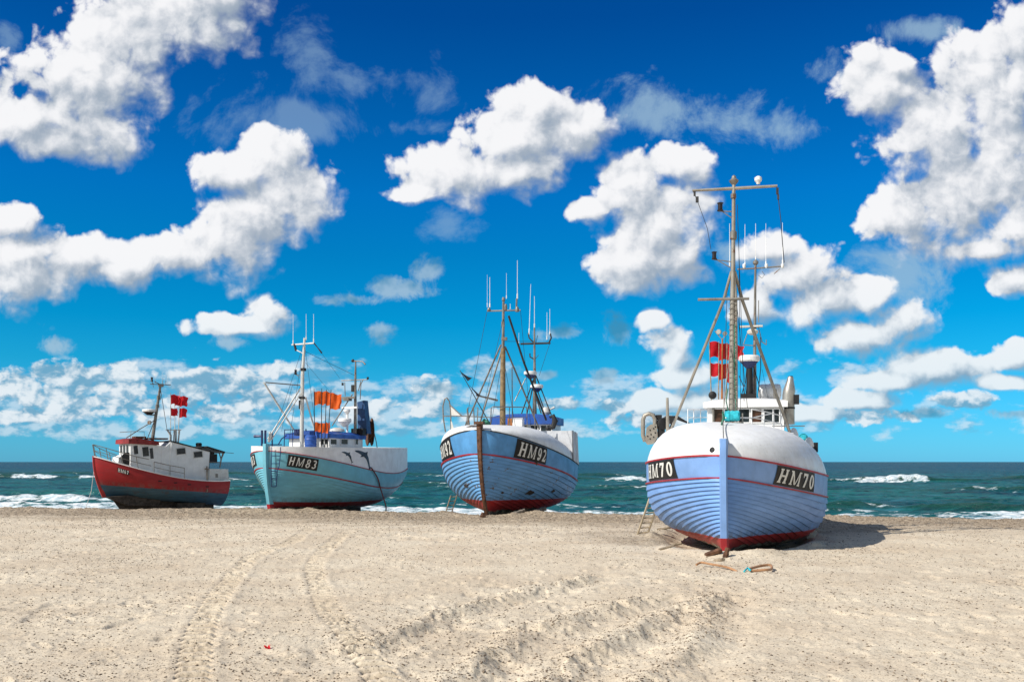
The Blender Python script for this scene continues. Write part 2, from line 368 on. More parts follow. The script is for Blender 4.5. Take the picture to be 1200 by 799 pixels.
M['darkblue'] = paint('navy_paint', (0.012, 0.03, 0.13), 0.5, 0.12, 0.2)
M['letters'] = paint('number_paint', (0.74, 0.74, 0.70), 0.55, 0.05, 0.2)
M['blue70'] = paint('pale_blue_paint', (0.20, 0.37, 0.72), 0.42, 0.06, 0.2, (0.12, 0.16, 0.24), scale=2)
M['blue92'] = paint('sea_blue_paint', (0.10, 0.33, 0.66), 0.42, 0.09, 0.2, (0.08, 0.12, 0.18), scale=2)
M['teal83'] = paint('teal_paint', (0.17, 0.49, 0.61), 0.42, 0.06, 0.2, (0.10, 0.2, 0.22), scale=2)
M['hull70'] = hullpaint('blue_planks', (0.19, 0.37, 0.74), (0.42, 0.025, 0.025), (0.30, 0.0, 0.0, 0.24))
M['hull92'] = hullpaint('worn_blue_planks', (0.15, 0.38, 0.70), (0.40, 0.022, 0.022), (0.50, 0.012, 0.0, 0.40), chips=0.75)
M['hull83'] = hullpaint('teal_planks', (0.17, 0.49, 0.61), (0.30, 0.02, 0.022), (0.30, 0.0, 0.006, 0.20), barn=(0.36, 0.34, 0.27))
M['hullred'] = hullpaint('red_hull_paint', (0.34, 0.003, 0.008), (0.045, 0.115, 0.17), (0.69, 0.088, 0.0, 2.0), low_dirt=0.5)
M['ropeblue'] = paint('turquoise_rope', (0.03, 0.50, 0.60), 0.85, 0.2, 0.15, scale=10, bump=0.6)
M['ropegreen'] = paint('green_rope', (0.04, 0.20, 0.13), 0.85, 0.3, 0.2, scale=10)
M['ropetan'] = paint('old_tan_rope', (0.33, 0.24, 0.15), 0.9, 0.2, 0.3, scale=10)
M['ropedark'] = paint('dark_cable', (0.03, 0.03, 0.032), 0.7, 0.2, 0.1)
M['hosered'] = paint('dull_red_hose', (0.20, 0.05, 0.04), 0.6, 0.2, 0.3)
M['hosetan'] = paint('tan_hose', (0.45, 0.24, 0.12), 0.6, 0.2, 0.3)
M['tarp'] = paint('white_tarpaulin', (0.66, 0.67, 0.69), 0.6, 0.07, 0.3, (0.3, 0.3, 0.3), bump=0.5)
M['glass'] = glass('dark_glass')
M['glassbrown'] = glass('brown_glass', (0.035, 0.016, 0.010))
M['lampred'] = paint('lamp_dark', (0.02, 0.012, 0.012), 0.3, 0.1, 0.0)
M['ladderwood'] = paint('ladder_wood', (0.44, 0.35, 0.23), 0.7, 0.15, 0.3)
M['dolphin'] = paint('dolphin_paint', (0.02, 0.045, 0.07), 0.5, 0.2, 0.0)
M['net'] = paint('net_brown', (0.13, 0.055, 0.025), 0.9, 0.3, 0.4, scale=12, bump=0.8)

# ------------------------------------------------------------------ mesh builder
class MB:
    def __init__(self): self.v = []; self.f = []
    def add(self, vs, fs):
        o = len(self.v); self.v += [tuple(map(float, p)) for p in vs]; self.f += [tuple(i + o for i in q) for q in fs]; return self
    def tube(self, a, b, r0, r1=None, n=8, caps=True):
        return self.path([a, b], [r0, r0 if r1 is None else r1], n, caps)
    def path(self, pts, r, n=6, caps=True):
        pts = [Vector(p) for p in pts]; k = len(pts)
        if not hasattr(r, '__len__'): r = [r] * k
        vs = []; fs = []; prev = None
        for i, p in enumerate(pts):
            d = (pts[min(i + 1, k - 1)] - pts[max(i - 1, 0)])
            if d.length < 1e-9: d = Vector((0, 0, 1))
            d.normalize()
            ref = prev if prev is not None else (Vector((0, 0, 1)) if abs(d.z) < 0.9 else Vector((1, 0, 0)))
            u = (ref - d * ref.dot(d))
            if u.length < 1e-4: u = d.orthogonal()
            u.normalize(); prev = u; q = d.cross(u)
            for j in range(n):
                an = 2 * math.pi * j / n
                vs.append(p + (u * math.cos(an) + q * math.sin(an)) * r[i])
        for i in range(k - 1):
            for j in range(n):
                fs.append((i * n + j, i * n + (j + 1) % n, (i + 1) * n + (j + 1) % n, (i + 1) * n + j))
        if caps:
            fs.append(tuple(range(n - 1, -1, -1))); fs.append(tuple((k - 1) * n + j for j in range(n)))
        return self.add(vs, fs)
    def box(self, c, s, ax=None, taper=1.0):
        """box with centre c, full sizes s, axes ax (three vectors)"""
        c = Vector(c); ax = [Vector(a).normalized() for a in (ax or ((1, 0, 0), (0, 1, 0), (0, 0, 1)))]
        vs = []
        for k in (-1, 1):
            f = taper if k > 0 else 1
            for (i, j) in ((-1, -1), (1, -1), (1, 1), (-1, 1)):
                vs.append(c + ax[0] * i * s[0] / 2 * f + ax[1] * j * s[1] / 2 * f + ax[2] * k * s[2] / 2)
        return self.add(vs, [(3, 2, 1, 0), (4, 5, 6, 7), (0, 1, 5, 4), (1, 2, 6, 5), (2, 3, 7, 6), (3, 0, 4, 7)])
    def lathe(self, c, prof, axis=(0, 0, 1), n=16):
        c = Vector(c); d = Vector(axis).normalized(); u = d.orthogonal().normalized(); q = d.cross(u)
        vs = []; fs = []
        for (r, h) in prof:
            for j in range(n):
                an = 2 * math.pi * j / n
                vs.append(c + d * h + (u * math.cos(an) + q * math.sin(an)) * max(r, 1e-4))
        k = len(prof)
        for i in range(k - 1):
            for j in range(n):
                fs.append((i * n + j, i * n + (j + 1) % n, (i + 1) * n + (j + 1) % n, (i + 1) * n + j))
        fs.append(tuple(range(n - 1, -1, -1))); fs.append(tuple((k - 1) * n + j for j in range(n)))
        return self.add(vs, fs)
    def prism(self, poly, d):
        """closed polygon (3-D points) thickened by the vector d"""
        poly = [Vector(p) for p in poly]; n = len(poly); d = Vector(d)
        vs = poly + [p + d for p in poly]
        fs = [tuple(range(n - 1, -1, -1)), tuple(range(n, 2 * n))] + [(i, (i + 1) % n, n + (i + 1) % n, n + i) for i in range(n)]
        return self.add(vs, fs)
    def grid(self, fn, nu, nv, flip=False):
        vs = [fn(i / nu, j / nv) for i in range(nu + 1) for j in range(nv + 1)]
        fs = []
        for i in range(nu):
            for j in range(nv):
                a = i * (nv + 1) + j; q = (a, a + 1, a + nv + 2, a + nv + 1)
                fs.append(q[::-1] if flip else q)
        return self.add(vs, fs)
    def build(self, name, mat, parent=None, world=True, sharp=35, flat=False):
        me = bpy.data.meshes.new(name)
        vs = self.v
        if world and parent is not None:
            inv = ROOTM[parent.get('rid', 0)].inverted() if 'rid' in parent else Matrix()
            vs = [tuple(inv @ Vector(p)) for p in vs]
        me.from_pydata(vs, [], self.f); me.validate(verbose=False)
        me.materials.append(mat)
        if not flat:
            me.polygons.foreach_set('use_smooth', [True] * len(me.polygons))
            me.set_sharp_from_angle(angle=R(sharp))
        o = bpy.data.objects.new(name, me); COL.objects.link(o)
        if parent is not None:
            o.parent = parent
            if 'rid' in parent: RID[o.name] = parent['rid']
        return o
ROOTM = {}; RID = {}
def part(mb, name, mat, root, world=True, parent=None, **kw):
    """links a part in the root's own coordinates; parent = the part it is a sub-part of"""
    if world:
        inv = ROOTM[root.name].inverted()
        mb.v = [tuple(inv @ Vector(p)) for p in mb.v]
    o = mb.build(name, mat, None, world=False, **kw)
    o.parent = parent if parent is not None else root
    return o
def empty(name, loc, rz, label, cat, group=None):
    o = bpy.data.objects.new(name, None); COL.objects.link(o)
    o.location = loc; o.rotation_euler = (0, 0, rz); o.empty_display_size = 0.3
    ROOTM[o.name] = Matrix.Translation(Vector(loc)) @ Matrix.Rotation(rz, 4, 'Z')
    o['label'] = label; o['category'] = cat
    if group: o['group'] = group
    return o
def W(px, py, Y):
    return Vector(((px - 600) / FPX * Y, Y, CAM_H - (py - HOR) / FPX * Y))
def tag(o, label, cat, group=None, kind=None):
    if label: o['label'] = label
    if cat: o['category'] = cat
    if group: o['group'] = group
    if kind: o['kind'] = kind
    return o

# ------------------------------------------------------------------ boats' places (stem foot, heading)
BOATS = {
 '70': dict(px=848, D=21.6, th=15.5, L=12.0, B=4.66),
 '92': dict(px=562, D=36.5, th=12.5, L=11.0, B=5.3),
 '83': dict(px=312, D=39.6, th=21.5, L=9.0, B=4.7),
 'red': dict(px=110, D=46.0, th=50.0, L=6.15, B=2.6)}
for b_ in BOATS.values():
    t_ = R(b_['th']); X0 = (b_['px'] - 600) / FPX * b_['D']
    b_['stem'] = (X0, b_['D'])
    b_['mid'] = (X0 + math.sin(t_) * b_['L'] / 2, b_['D'] + math.cos(t_) * b_['L'] / 2)
    b_['fwd'] = (-math.sin(t_), -math.cos(t_))

# ------------------------------------------------------------------ sand
TR_A = smoothline([G(*p) for p in ((222,830),(226,790),(236,735),(262,690),(300,650),(345,634),(362,618))])
TR_B = smoothline([G(*p) for p in ((470,830),(438,780),(404,735),(380,700),(368,662),(385,640),(410,622))])
RIDGES = [smoothline([G(*p) for p in r]) for r in (
 ((425,756),(442,747),(504,726),(567,705),(633,688),(692,677)),
 ((520,812),(567,776),(608,742),(667,726),(708,709),(760,700)),
 ((620,812),(650,792),(700,755),(754,730),(800,712),(830,700)),
 ((745,812),(758,797),(800,759),(817,730),(833,713),(848,695)))]
def rim(x):
    return 38.2 - 0.205 * x + 0.9 * (vnoise(x * 0.25 + 3, x * 0 + 1, 5) - 0.5) + 0.35 * (vnoise(x * 1.3, x * 0, 9) - 0.5)
def sand_z(x, y, fine=True):
    yr = rim(np.clip(x, -60, 60)) 
    s = y - yr
    z = np.where(s > 0, -0.105 * s, 0.0)
    z = z + 0.10 * np.exp(-((s + 0.8) / 1.1) ** 2) * (0.25 + vnoise(x * 0.8, y * 0.5, 3))           # storm berm
    z = np.maximum(z, -3.0)
    z = z + 0.05 * fbm(x * 0.22, y * 0.22, 2, 11) * sstep(y, 2, 9)
    if fine:
        z = z + 0.020 * fbm(x * 1.6, y * 1.2, 3, 21) + 0.009 * fbm(x * 6.5, y * 4.5, 3, 31)
        rg_ = sstep(s, -9, -1.0)
        z = z + rg_ * (0.030 * fbm(x * 4.2, y * 2.0, 3, 151) + 0.025 * sstep(vnoise(x * 7, y * 3.5, 161), 0.55, 0.9))
        # scuffed, trodden patches
        tr = sstep(fbm(x * 0.35, y * 0.30, 3, 41), -0.15, 0.45)
        z = z - tr * 0.030 * sstep(fbm(x * 3.1, y * 2.3, 2, 51), 0.1, 0.55)
        z = z + 0.010 * sstep(vnoise(x * 11, y * 8, 61), 0.72, 0.95)
        # old footprints: one shallow oval per cell where people walked
        for cs, sd0, pr in ((0.62, 171, 0.45), (0.85, 181, 0.5)):
            ix = np.floor(x / cs); iy = np.floor(y / cs)
            jx = (ix + 0.25 + 0.5 * _hash(ix, iy, sd0)) * cs; jy = (iy + 0.25 + 0.5 * _hash(ix, iy, sd0 + 1)) * cs
            an = (_hash(ix, iy, sd0 + 2) - 0.5) * 2.6; cu, su = np.cos(an), np.sin(an)
            uu = ((x - jx) * cu + (y - jy) * su) / 0.055; vv = (-(x - jx) * su + (y - jy) * cu) / 0.14
            rr_ = uu * uu + vv * vv
            on = (_hash(ix, iy, sd0 + 3) < pr * sstep(fbm(ix * cs * 0.18, iy * cs * 0.18, 2, sd0 + 4), -0.2, 0.3))
            z = z + on * (-0.024 * np.exp(-rr_ * 0.9) + 0.010 * np.exp(-(np.sqrt(rr_) - 1.7) ** 2 * 5))
    for pts, ph in ((TR_A, 0), (TR_B, 1)):
        d, arc, sd_, Lp = pdist(x, y, pts)
        wv = 0.15 * (1 + 0.25 * (vnoise(arc * 0.8, arc * 0, 71 + ph) - 0.5))
        inn = 1 - sstep(d, wv * 0.75, wv * 1.25)
        fade = 0.65 + 0.35 * sstep(vnoise(arc * 0.45, arc * 0, 77 + ph), 0.25, 0.6)
        tread = np.abs(((arc / 0.27 + 0.25 * fbm(x * 2, y * 2, 2, 79)) % 1.0) - 0.5) * 2
        z = z + inn * fade * (-0.055 + 0.085 * sstep(tread, 0.40, 0.62))
        z = z + 0.012 * fade * np.exp(-((d - wv * 1.55) / 0.07) ** 2) * (0.4 + vnoise(x * 5, y * 4, 83))
    for i, pts in enumerate(RIDGES):
        xw = x + 0.16 * fbm(x * 1.4, y * 1.1, 2, 91 + i); yw = y + 0.3 * fbm(x * 1.1, y * 1.0, 2, 95 + i)
        d, arc, sd_, Lp = pdist(xw, yw, pts)
        lump = 0.55 + 0.6 * vnoise(x * 2.6, y * 1.9, 101 + i)
        z = z + 0.060 * lump * np.exp(-(d / 0.17) ** 2)
        z = z - 0.045 * np.exp(-((d - 0.40) / 0.22) ** 2) * np.where(sd_ > 0, 1.0, 0.45)
        rg = np.exp(-(d / 0.45) ** 2)
        z = z + rg * (0.016 * fbm(x * 5.5, y * 4.2, 3, 111 + i) + 0.014 * sstep(vnoise(x * 14, y * 9, 131 + i), 0.55, 0.95) - 0.03 * sstep(vnoise(x * 4.2, y * 3.1, 141 + i), 0.72, 0.9))
    # pushed-up sand and scour round each hull
    for k, b_ in BOATS.items():
        mx, my = b_['mid']; fx, fy = b_['fwd']
        u = ((x - mx) * fx + (y - my) * fy) / (b_['L'] * 0.5); v = ((x - mx) * -fy + (y - my) * fx) / (b_['B'] * 0.5)
        r = np.sqrt(u * u + v * v * 1.4)
        hole = {'70': 0.20, '92': 0.16, '83': 0.12, 'red': 0.16}[k]
        z = z - hole * (1 - sstep(r, 0.75, 1.03))
        z = z + 0.13 * np.exp(-((r - 1.12) / 0.09) ** 2) * sstep(vnoise(x * 1.1 + 5, y * 1.1, 121), 0.3, 0.9) * (1.0 if k == '70' else 0.6)
    return z
def sz(x, y):
    return float(sand_z(np.array([float(x)]), np.array([float(y)]))[0])

def sheet(name, ys, us, wfun, zfun, mat, attrs=None):
    ys = np.asarray(ys); us = np.asarray(us); nr, nc = len(ys), len(us)
    Y = np.repeat(ys[:, None], nc, 1); X = us[None, :] * wfun(ys)[:, None]
    Z = zfun(X, Y)
    me = bpy.data.meshes.new(name)
    me.vertices.add(nr * nc)
    me.vertices.foreach_set('co', np.stack([X, Y, Z], -1).astype(np.float32).ravel())
    i = (np.arange(nr - 1)[:, None] * nc + np.arange(nc - 1)[None, :]).ravel()
    q = np.stack([i, i + 1, i + nc + 1, i + nc], -1).astype(np.int32)
    nf = len(q)
    me.loops.add(nf * 4); me.polygons.add(nf)
    me.loops.foreach_set('vertex_index', q.ravel())
    me.polygons.foreach_set('loop_start', (np.arange(nf) * 4).astype(np.int32))
    me.polygons.foreach_set('loop_total', np.full(nf, 4, np.int32))
    me.polygons.foreach_set('use_smooth', np.ones(nf, bool))
    me.update(calc_edges=True)
    for an, fn in (attrs or {}).items():
        at = me.attributes.new(an, 'FLOAT', 'POINT')
        at.data.foreach_set('value', fn(X, Y).astype(np.float32).ravel())
    me.materials.append(mat)
    o = bpy.data.objects.new(name, me); COL.objects.link(o); o['kind'] = 'structure'
    return o
u_in = np.linspace(-0.60, 0.60, 1000)
u_out = 0.60 + np.cumsum(0.004 * 1.07 ** np.arange(1, 90))
us = np.concatenate([-u_out[::-1], u_in, u_out])
ys = [-60, -40, -25, -15, -9, -5, -2, 0, 2, 4, 5, 6, 6.6, 7.2, 7.8, 8.1]
y = 8.3
while y < 47: ys.append(y); y += 0.028 * (y / 9) ** 1.35
while y < 140: ys.append(y); y += 1.5

m, t, b = new_mat('beach_sand')
P = t.node('ShaderNodeTexCoord').outputs['Object']
px_, py_, pz_ = t.xyz(P)
n1 = t.noise(P, 0.5, 5, 0.6); n2 = t.noise(P, 7, 5, 0.65); n3 = t.noise(P, 60, 3, 0.7)
c = t.mix(t.mapr(n1, 0.3, 0.7), (0.64, 0.525, 0.385), (0.76, 0.655, 0.50))
c = t.mix(t.math('MULTIPLY', t.mapr(n2, 0.45, 0.75), 0.4), c, (0.42, 0.33, 0.23))
c = t.mix(t.math('MULTIPLY', t.mapr(n3, 0.5, 0.75), 0.45), c, (0.28, 0.21, 0.14))
# the coarse, gravelly strip along the top of the beach face
far = t.math('ADD', py_, t.math('MULTIPLY', px_, 0.205))
gm = t.math('ADD', t.mapr(far, 27.0, 37.5), t.math('MULTIPLY', t.math('SUBTRACT', t.noise(t.vmath('MULTIPLY', P, (0.35, 0.8, 1)), 0.8, 5, 0.65), 0.5), 1.3))
gx_, gy_ = G(742, 628)
for (cx_, cy_, rad_) in ((gx_, gy_, 3.4), (BOATS['70']['mid'][0] + 3.2, BOATS['70']['mid'][1] + 2.0, 3.2), (BOATS['70']['stem'][0] - 1.0, BOATS['70']['stem'][1] + 2.5, 2.2)):
    dd_ = t.vmath('DISTANCE', t.comb(px_, py_, 0.0), (cx_, cy_, 0.0))       # churned-up gravel round the nearest boat
    gm = t.math('ADD', gm, t.math('MULTIPLY', t.mapr(dd_, rad_, rad_ * 0.2), 0.55))
gm = t.mapr(gm, 0.15, 0.9)
c = t.mix(t.math('MULTIPLY', gm, 0.8), c, t.mix(t.mapr(t.noise(t.vmath('MULTIPLY', P, (1, 0.5, 1)), 9, 4, 0.75), 0.35, 0.65), (0.14, 0.10, 0.065), (0.46, 0.36, 0.25)))
wet = t.mapr(pz_, -0.30, -0.60)
c = t.mix(t.math('MULTIPLY', wet, 0.65), c, (0.14, 0.11, 0.08))
# grit and small stones lying in the sand
for sc, lim, amt in ((9, 0.22, 0.15), (19, 0.30, 0.2), (40, 0.42, 0.2)):
    vd, vc = t.voro(P, sc, 0, 0.5)
    vr = t.xyz(vc)[0]
    pick = t.math('MULTIPLY', t.mapr(vd, lim, lim * 0.6), t.math('GREATER_THAN', t.math('ADD', vr, t.math('MULTIPLY', n1, 0.5)), 0.80))
    c = t.mix(t.math('MULTIPLY', pick, amt + 0.3), c, t.mix(t.xyz(vc)[1], (0.06, 0.045, 0.035), (0.26, 0.18, 0.12)))
tshade = t.node('ShaderNodeAttribute', attribute_name='tread_shade')          # shade of the tread hollows, painted into the sand colour
c = t.mix(t.math('MULTIPLY', tshade.outputs['Fac'], 0.55), c, (0.27, 0.205, 0.14))
t.put(b.inputs['Base Color'], c); t.put(b.inputs['Roughness'], t.mapr(wet, 0, 1, 0.95, 0.45))
b.inputs['Specular IOR Level'].default_value = 0.25
bn = t.node('ShaderNodeBump'); bn.inputs['Strength'].default_value = 0.55; bn.inputs['Distance'].default_value = 0.03
hh = t.math('ADD', t.math('MULTIPLY', t.noise(P, 14, 5, 0.7), 1.0), t.math('MULTIPLY', t.noise(P, 3.0, 4, 0.65), 1.2))
t.put(bn.inputs['Height'], hh); t.l.new(bn.outputs[0], b.inputs['Normal'])
def track_shade(x, y):
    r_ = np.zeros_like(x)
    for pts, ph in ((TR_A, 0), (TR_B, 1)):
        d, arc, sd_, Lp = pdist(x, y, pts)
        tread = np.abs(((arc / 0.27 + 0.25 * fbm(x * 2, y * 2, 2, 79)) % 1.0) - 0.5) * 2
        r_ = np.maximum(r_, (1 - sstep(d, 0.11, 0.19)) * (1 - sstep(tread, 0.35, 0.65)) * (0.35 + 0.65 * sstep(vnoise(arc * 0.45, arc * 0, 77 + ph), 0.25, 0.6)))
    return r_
sheet('beach_sand', ys, us, lambda y_: np.maximum(y_, 8.0), sand_z, m, {'tread_shade': track_shade})

# ------------------------------------------------------------------ sea
SEA = -0.8
def sea_parts(x, y):
    yr = 38.2 - 0.205 * np.clip(x, -400, 400)
    s = y - yr                                             # metres out from the rim
    near = np.exp(-((y - 60) / 120.0) ** 2)
    h = 0.10 * fbm(x / 5.0 + 3, s / 1.7, 3, 201) + 0.11 * fbm(x / 1.5, s / 0.65, 3, 211)
    h += 0.16 * fbm(x / 14.0, s / 4.2, 2, 221)
    amp = np.clip(1.4 * np.exp(-((y - 45) / 600.0)), 0, 1.4) * sstep(s, 7, 14)
    h = h * amp
    foam = np.zeros_like(x)
    wob = 1.4 * fbm(x / 16.0, x * 0 + 1.0, 3, 231)
    # rolling crests: (distance out, x range at full height, height, width, foam amount)
    for (s0, xa, xb, hgt, wid, fo, sd_) in CRESTS:
        env = sstep(x, xa - 4, xa + 4) * (1 - sstep(x, xb - 4, xb + 4)) * (0.55 + 0.9 * vnoise(x / 4.5, x * 0, sd_))
        e = (s - s0 - wob - 1.0 * fbm(x / 6.0, x * 0, 2, sd_ + 3)) / wid
        prof = np.where(e > 0, np.exp(-(e / 1.6) ** 2), np.exp(-(e / 0.75) ** 2))
        h = h + hgt * env * prof
        patch = sstep(vnoise(x / 5.5, x * 0 + 7, sd_ + 9), 0.52 - 0.35 * fo, 0.72 - 0.3 * fo)
        foam = np.maximum(foam, fo * patch * env * np.where(e > 0, np.exp(-(e / 0.45) ** 2), np.exp(-(e / 1.15) ** 2)) * 1.25)
    # swash running up the sand
    sw = 1 - sstep(s + 2.2 * fbm(x / 4.0, s / 3.0, 3, 241), 17.0, 22.0)
    sw2 = 0.55 * np.exp(-((s - 24 - 1.5 * fbm(x / 7.0, x * 0, 2, 245)) / 1.6) ** 2) * sstep(fbm(x / 9.0, s / 6.0, 2, 247), -0.1, 0.3)
    swm = 1.0 - 0.45 * sstep(x, 12, 18) * (1 - sstep(x, 20, 30)) * sstep(s, 13.5, 15.0)
    foam = np.maximum(foam, np.maximum(sw * swm, sw2))
    h = h + np.minimum(foam, 1) * 0.22 * (vnoise(x / 0.8, s / 0.5, 261) - 0.3)
    h = h + 0.10 * np.exp(-((s - 17.5) / 1.2) ** 2) * (0.3 + vnoise(x / 3.0, x * 0, 251))
    return h, foam
CRESTS = [
 (108.5, 38, 64, 0.75, 1.3, 0.80, 301), (112, 70, 100, 0.6, 1.3, 0.45, 305), (150, -40, 30, 0.5, 2.0, 0.45, 307), (64, -30, 60, 0.3, 1.2, 0.4, 309), (110, -4, 22, 0.50, 2.2, 0.75, 311), (108, -110, -66, 0.6, 1.5, 0.8, 321), (96, -58, -36, 0.5, 2.0, 0.7, 325),
 (130, 75, 160, 0.6, 3.0, 0.3, 331),
 (22.0, 16, 45, 0.42, 1.3, 0.12, 341), (19.5, 10, 20, 0.24, 1.0, 0.7, 345), (35.0, 20, 40, 0.28, 1.5, 0.0, 351),
 (24.0, -60, -20, 0.28, 0.9, 0.75, 355), (40.0, -60, -18, 0.30, 1.8, 0.05, 361), (31, -20, 12, 0.28, 1.5, 0.10, 365), (58, -40, 40, 0.30, 2.2, 0.08, 371),
 (75, -30, 10, 0.30, 2.2, 0.3, 375), (160, -200, 60, 0.4, 4.0, 0.25, 381)]
ysea = [34.0]
y = 34.0
while y < 260: y += 0.0042 * y; ysea.append(y)
while y < 45000: y *= 1.03; ysea.append(y)
us2o = 0.62 + np.cumsum(0.01 * 1.09 ** np.arange(1, 60))
us2 = np.concatenate([-us2o[::-1], np.linspace(-0.62, 0.62, 800), us2o])
m, t, b = new_mat('sea_water')
P = t.node('ShaderNodeTexCoord').outputs['Object']
px_, py_, pz_ = t.xyz(P)
shore = t.math('ADD', py_, t.math('MULTIPLY', px_, 0.205))
deep = t.mapr(shore, 60, 420, smooth=False)
hmsk = t.mapr(pz_, SEA + 0.08, SEA + 0.42)
nb = t.noise(t.vmath('MULTIPLY', P, (0.05, 0.16, 1)), 1.0, 4, 0.6)
c = t.mix(deep, (0.012, 0.145, 0.135), (0.006, 0.090, 0.130))
c = t.mix(t.mapr(nb, 0.35, 0.65), c, t.mix(deep, (0.005, 0.080, 0.095), (0.003, 0.045, 0.075)))
chop = t.noise(t.vmath('MULTIPLY', P, (0.22, 0.75, 1)), 1.0, 6, 0.7)  # dark troughs and lighter slopes of the waves, put into the water colour
c = t.mix(t.mapr(chop, 0.50, 0.66), c, t.mix(deep, (0.002, 0.026, 0.036), (0.002, 0.018, 0.038)))
c = t.mix(t.math('MULTIPLY', t.mapr(chop, 0.44, 0.34), 0.6), c, t.mix(deep, (0.045, 0.21, 0.28), (0.020, 0.12, 0.20)))
c = t.mix(t.math('MULTIPLY', hmsk, 0.8), c, (0.008, 0.060, 0.035))
at = t.node('ShaderNodeAttribute', attribute_name='foam')
fo = at.outputs['Fac']
fn = t.noise(t.vmath('MULTIPLY', P, (0.55, 0.9, 1)), 1.2, 6, 0.68)
fmask = t.mapr(t.math('ADD', t.math('MINIMUM', fo, 0.82), t.math('MULTIPLY', t.math('SUBTRACT', fn, 0.5), 2.6)), 0.50, 0.80)
fmask = t.math('MULTIPLY', fmask, t.mapr(fo, 0.02, 0.14))
caps = t.mapr(t.noise(t.vmath('MULTIPLY', P, (0.10, 0.30, 1)), 1.0, 7, 0.72), 0.735, 0.76)
fmask = t.math('MAXIMUM', fmask, t.math('MULTIPLY', caps, 0.55))
c = t.mix(fmask, c, t.mix(t.mapr(t.noise(t.vmath('MULTIPLY', P, (1.6, 3.0, 1)), 1.0, 4, 0.7), 0.35, 0.65), (0.42, 0.54, 0.60), (0.88, 0.90, 0.90)))
t.put(b.inputs['Base Color'], c)
t.put(b.inputs['Roughness'], t.mapr(fmask, 0, 1, 0.32, 0.9))
b.inputs['IOR'].default_value = 1.33
b.inputs['Specular IOR Level'].default_value = 0.16
bn = t.node('ShaderNodeBump'); bn.inputs['Strength'].default_value = 1.0; bn.inputs['Distance'].default_value = 0.35
wv = t.math('ADD', t.noise(t.vmath('MULTIPLY', P, (0.45, 1.3, 1)), 0.9, 5, 0.65), t.math('MULTIPLY', t.noise(t.vmath('MULTIPLY', P, (0.04, 0.14, 1)), 1.0, 6, 0.7), 3.0))
t.put(bn.inputs['Height'], wv); t.l.new(bn.outputs[0], b.inputs['Normal'])
# wave slopes hide the most grazing mirror angles, so the sky's reflection stays weak far out
df = t.node('ShaderNodeBsdfDiffuse'); t.put(df.inputs['Color'], c); t.l.new(bn.outputs[0], df.inputs['Normal'])
gl = t.node('ShaderNodeBsdfGlossy'); gl.inputs['Roughness'].default_value = 0.22; t.l.new(bn.outputs[0], gl.inputs['Normal'])
gl.inputs['Color'].default_value = (0.9, 0.95, 1.0, 1)
fr = t.node('ShaderNodeFresnel'); fr.inputs['IOR'].default_value = 1.33; t.l.new(bn.outputs[0], fr.inputs['Normal'])
fac = t.math('MULTIPLY', t.math('MINIMUM', fr.outputs[0], 0.17), t.math('SUBTRACT', 1.0, fmask))
mx = t.node('ShaderNodeMixShader'); t.put(mx.inputs[0], fac); t.l.new(df.outputs[0], mx.inputs[1]); t.l.new(gl.outputs[0], mx.inputs[2])
t.l.new(mx.outputs[0], [n_ for n_ in t.n if n_.bl_idname == 'ShaderNodeOutputMaterial'][0].inputs[0]); t.n.remove(b)
sheet('sea', ysea, us2, lambda y_: y_, lambda X, Y: SEA + sea_parts(X, Y)[0], m, {'foam': lambda X, Y: sea_parts(X, Y)[1]})

# ------------------------------------------------------------------ hulls
def cubic(pts):
    xs = [p[0] for p in pts]; ysv = [p[1] for p in pts]
    co = np.polyfit(xs, ysv, min(len(xs) - 1, 3))
    return lambda t_: float(np.polyval(co, t_))
class Hull:
    def __init__(s, key, zs, z2, zk=0.0, tm=0.45, m=0.7, k=0.5, kp=2.5, rake=0.5, full=(1.25, 3.2, 0.9, 0.5), heel=0.0, zkstern=0.5, n=2.0, root=None):
        b_ = BOATS[key]; s.L, s.B, s.tm, s.m, s.k, s.kp, s.n = b_['L'], b_['B'], tm, m, k, kp, n
        s.zs, s.z2, s.zk0, s.rake, s.full, s.zkstern = cubic(zs), cubic(z2), zk, rake, full, zkstern
        s.heel = heel
    def zk(s, t_): return s.zk0 + s.zkstern * max(0, (t_ - 0.72) / 0.28) ** 1.6
    def bs(s, t_):
        t_ = min(max(t_, 0), 1)
        if t_ < s.tm: f = (1 - (1 - t_ / s.tm) ** s.n) ** s.m
        else: f = 1 - s.k * ((t_ - s.tm) / (1 - s.tm)) ** s.kp
        return s.B / 2 * f
    def raw(s, t_, z):
        zt, zb = s.zs(t_), s.zk(t_)
        q = min(max((z - zb) / (zt - zb), 0.0), 1.0)
        e = min(t_ / 0.42, 1); e = e * e * (3 - 2 * e)
        st = max(0, (t_ - 0.7) / 0.3); 
        a = s.full[0] * (1 - e) + s.full[1] * e - st * 1.2
        p = s.full[2] * (1 - e) + s.full[3] * e + st * 0.25
        wd = s.bs(t_) * (1 - (1 - q) ** a) ** p
        x = s.L / 2 - s.L * t_ + s.rake * (-(1 - min(z / s.zs(0), 1.15)) ** 2) * (1 - t_) ** 4
        return x, wd
    def pos(s, t_, z, side, off=0.0):
        x, wd = s.raw(t_, z)
        x2, w2 = s.raw(min(t_ + 0.02, 1.0), z); x1, w1 = s.raw(max(t_ - 0.02, 0.0), z)
        tx, ty = x2 - x1, w2 - w1; l = math.hypot(tx, ty) or 1
        x += ty / l * off; wd += -tx / l * off
        return (x, side * max(wd, 0.0) + s.heel * z * 0, z - s.heel * side * wd)
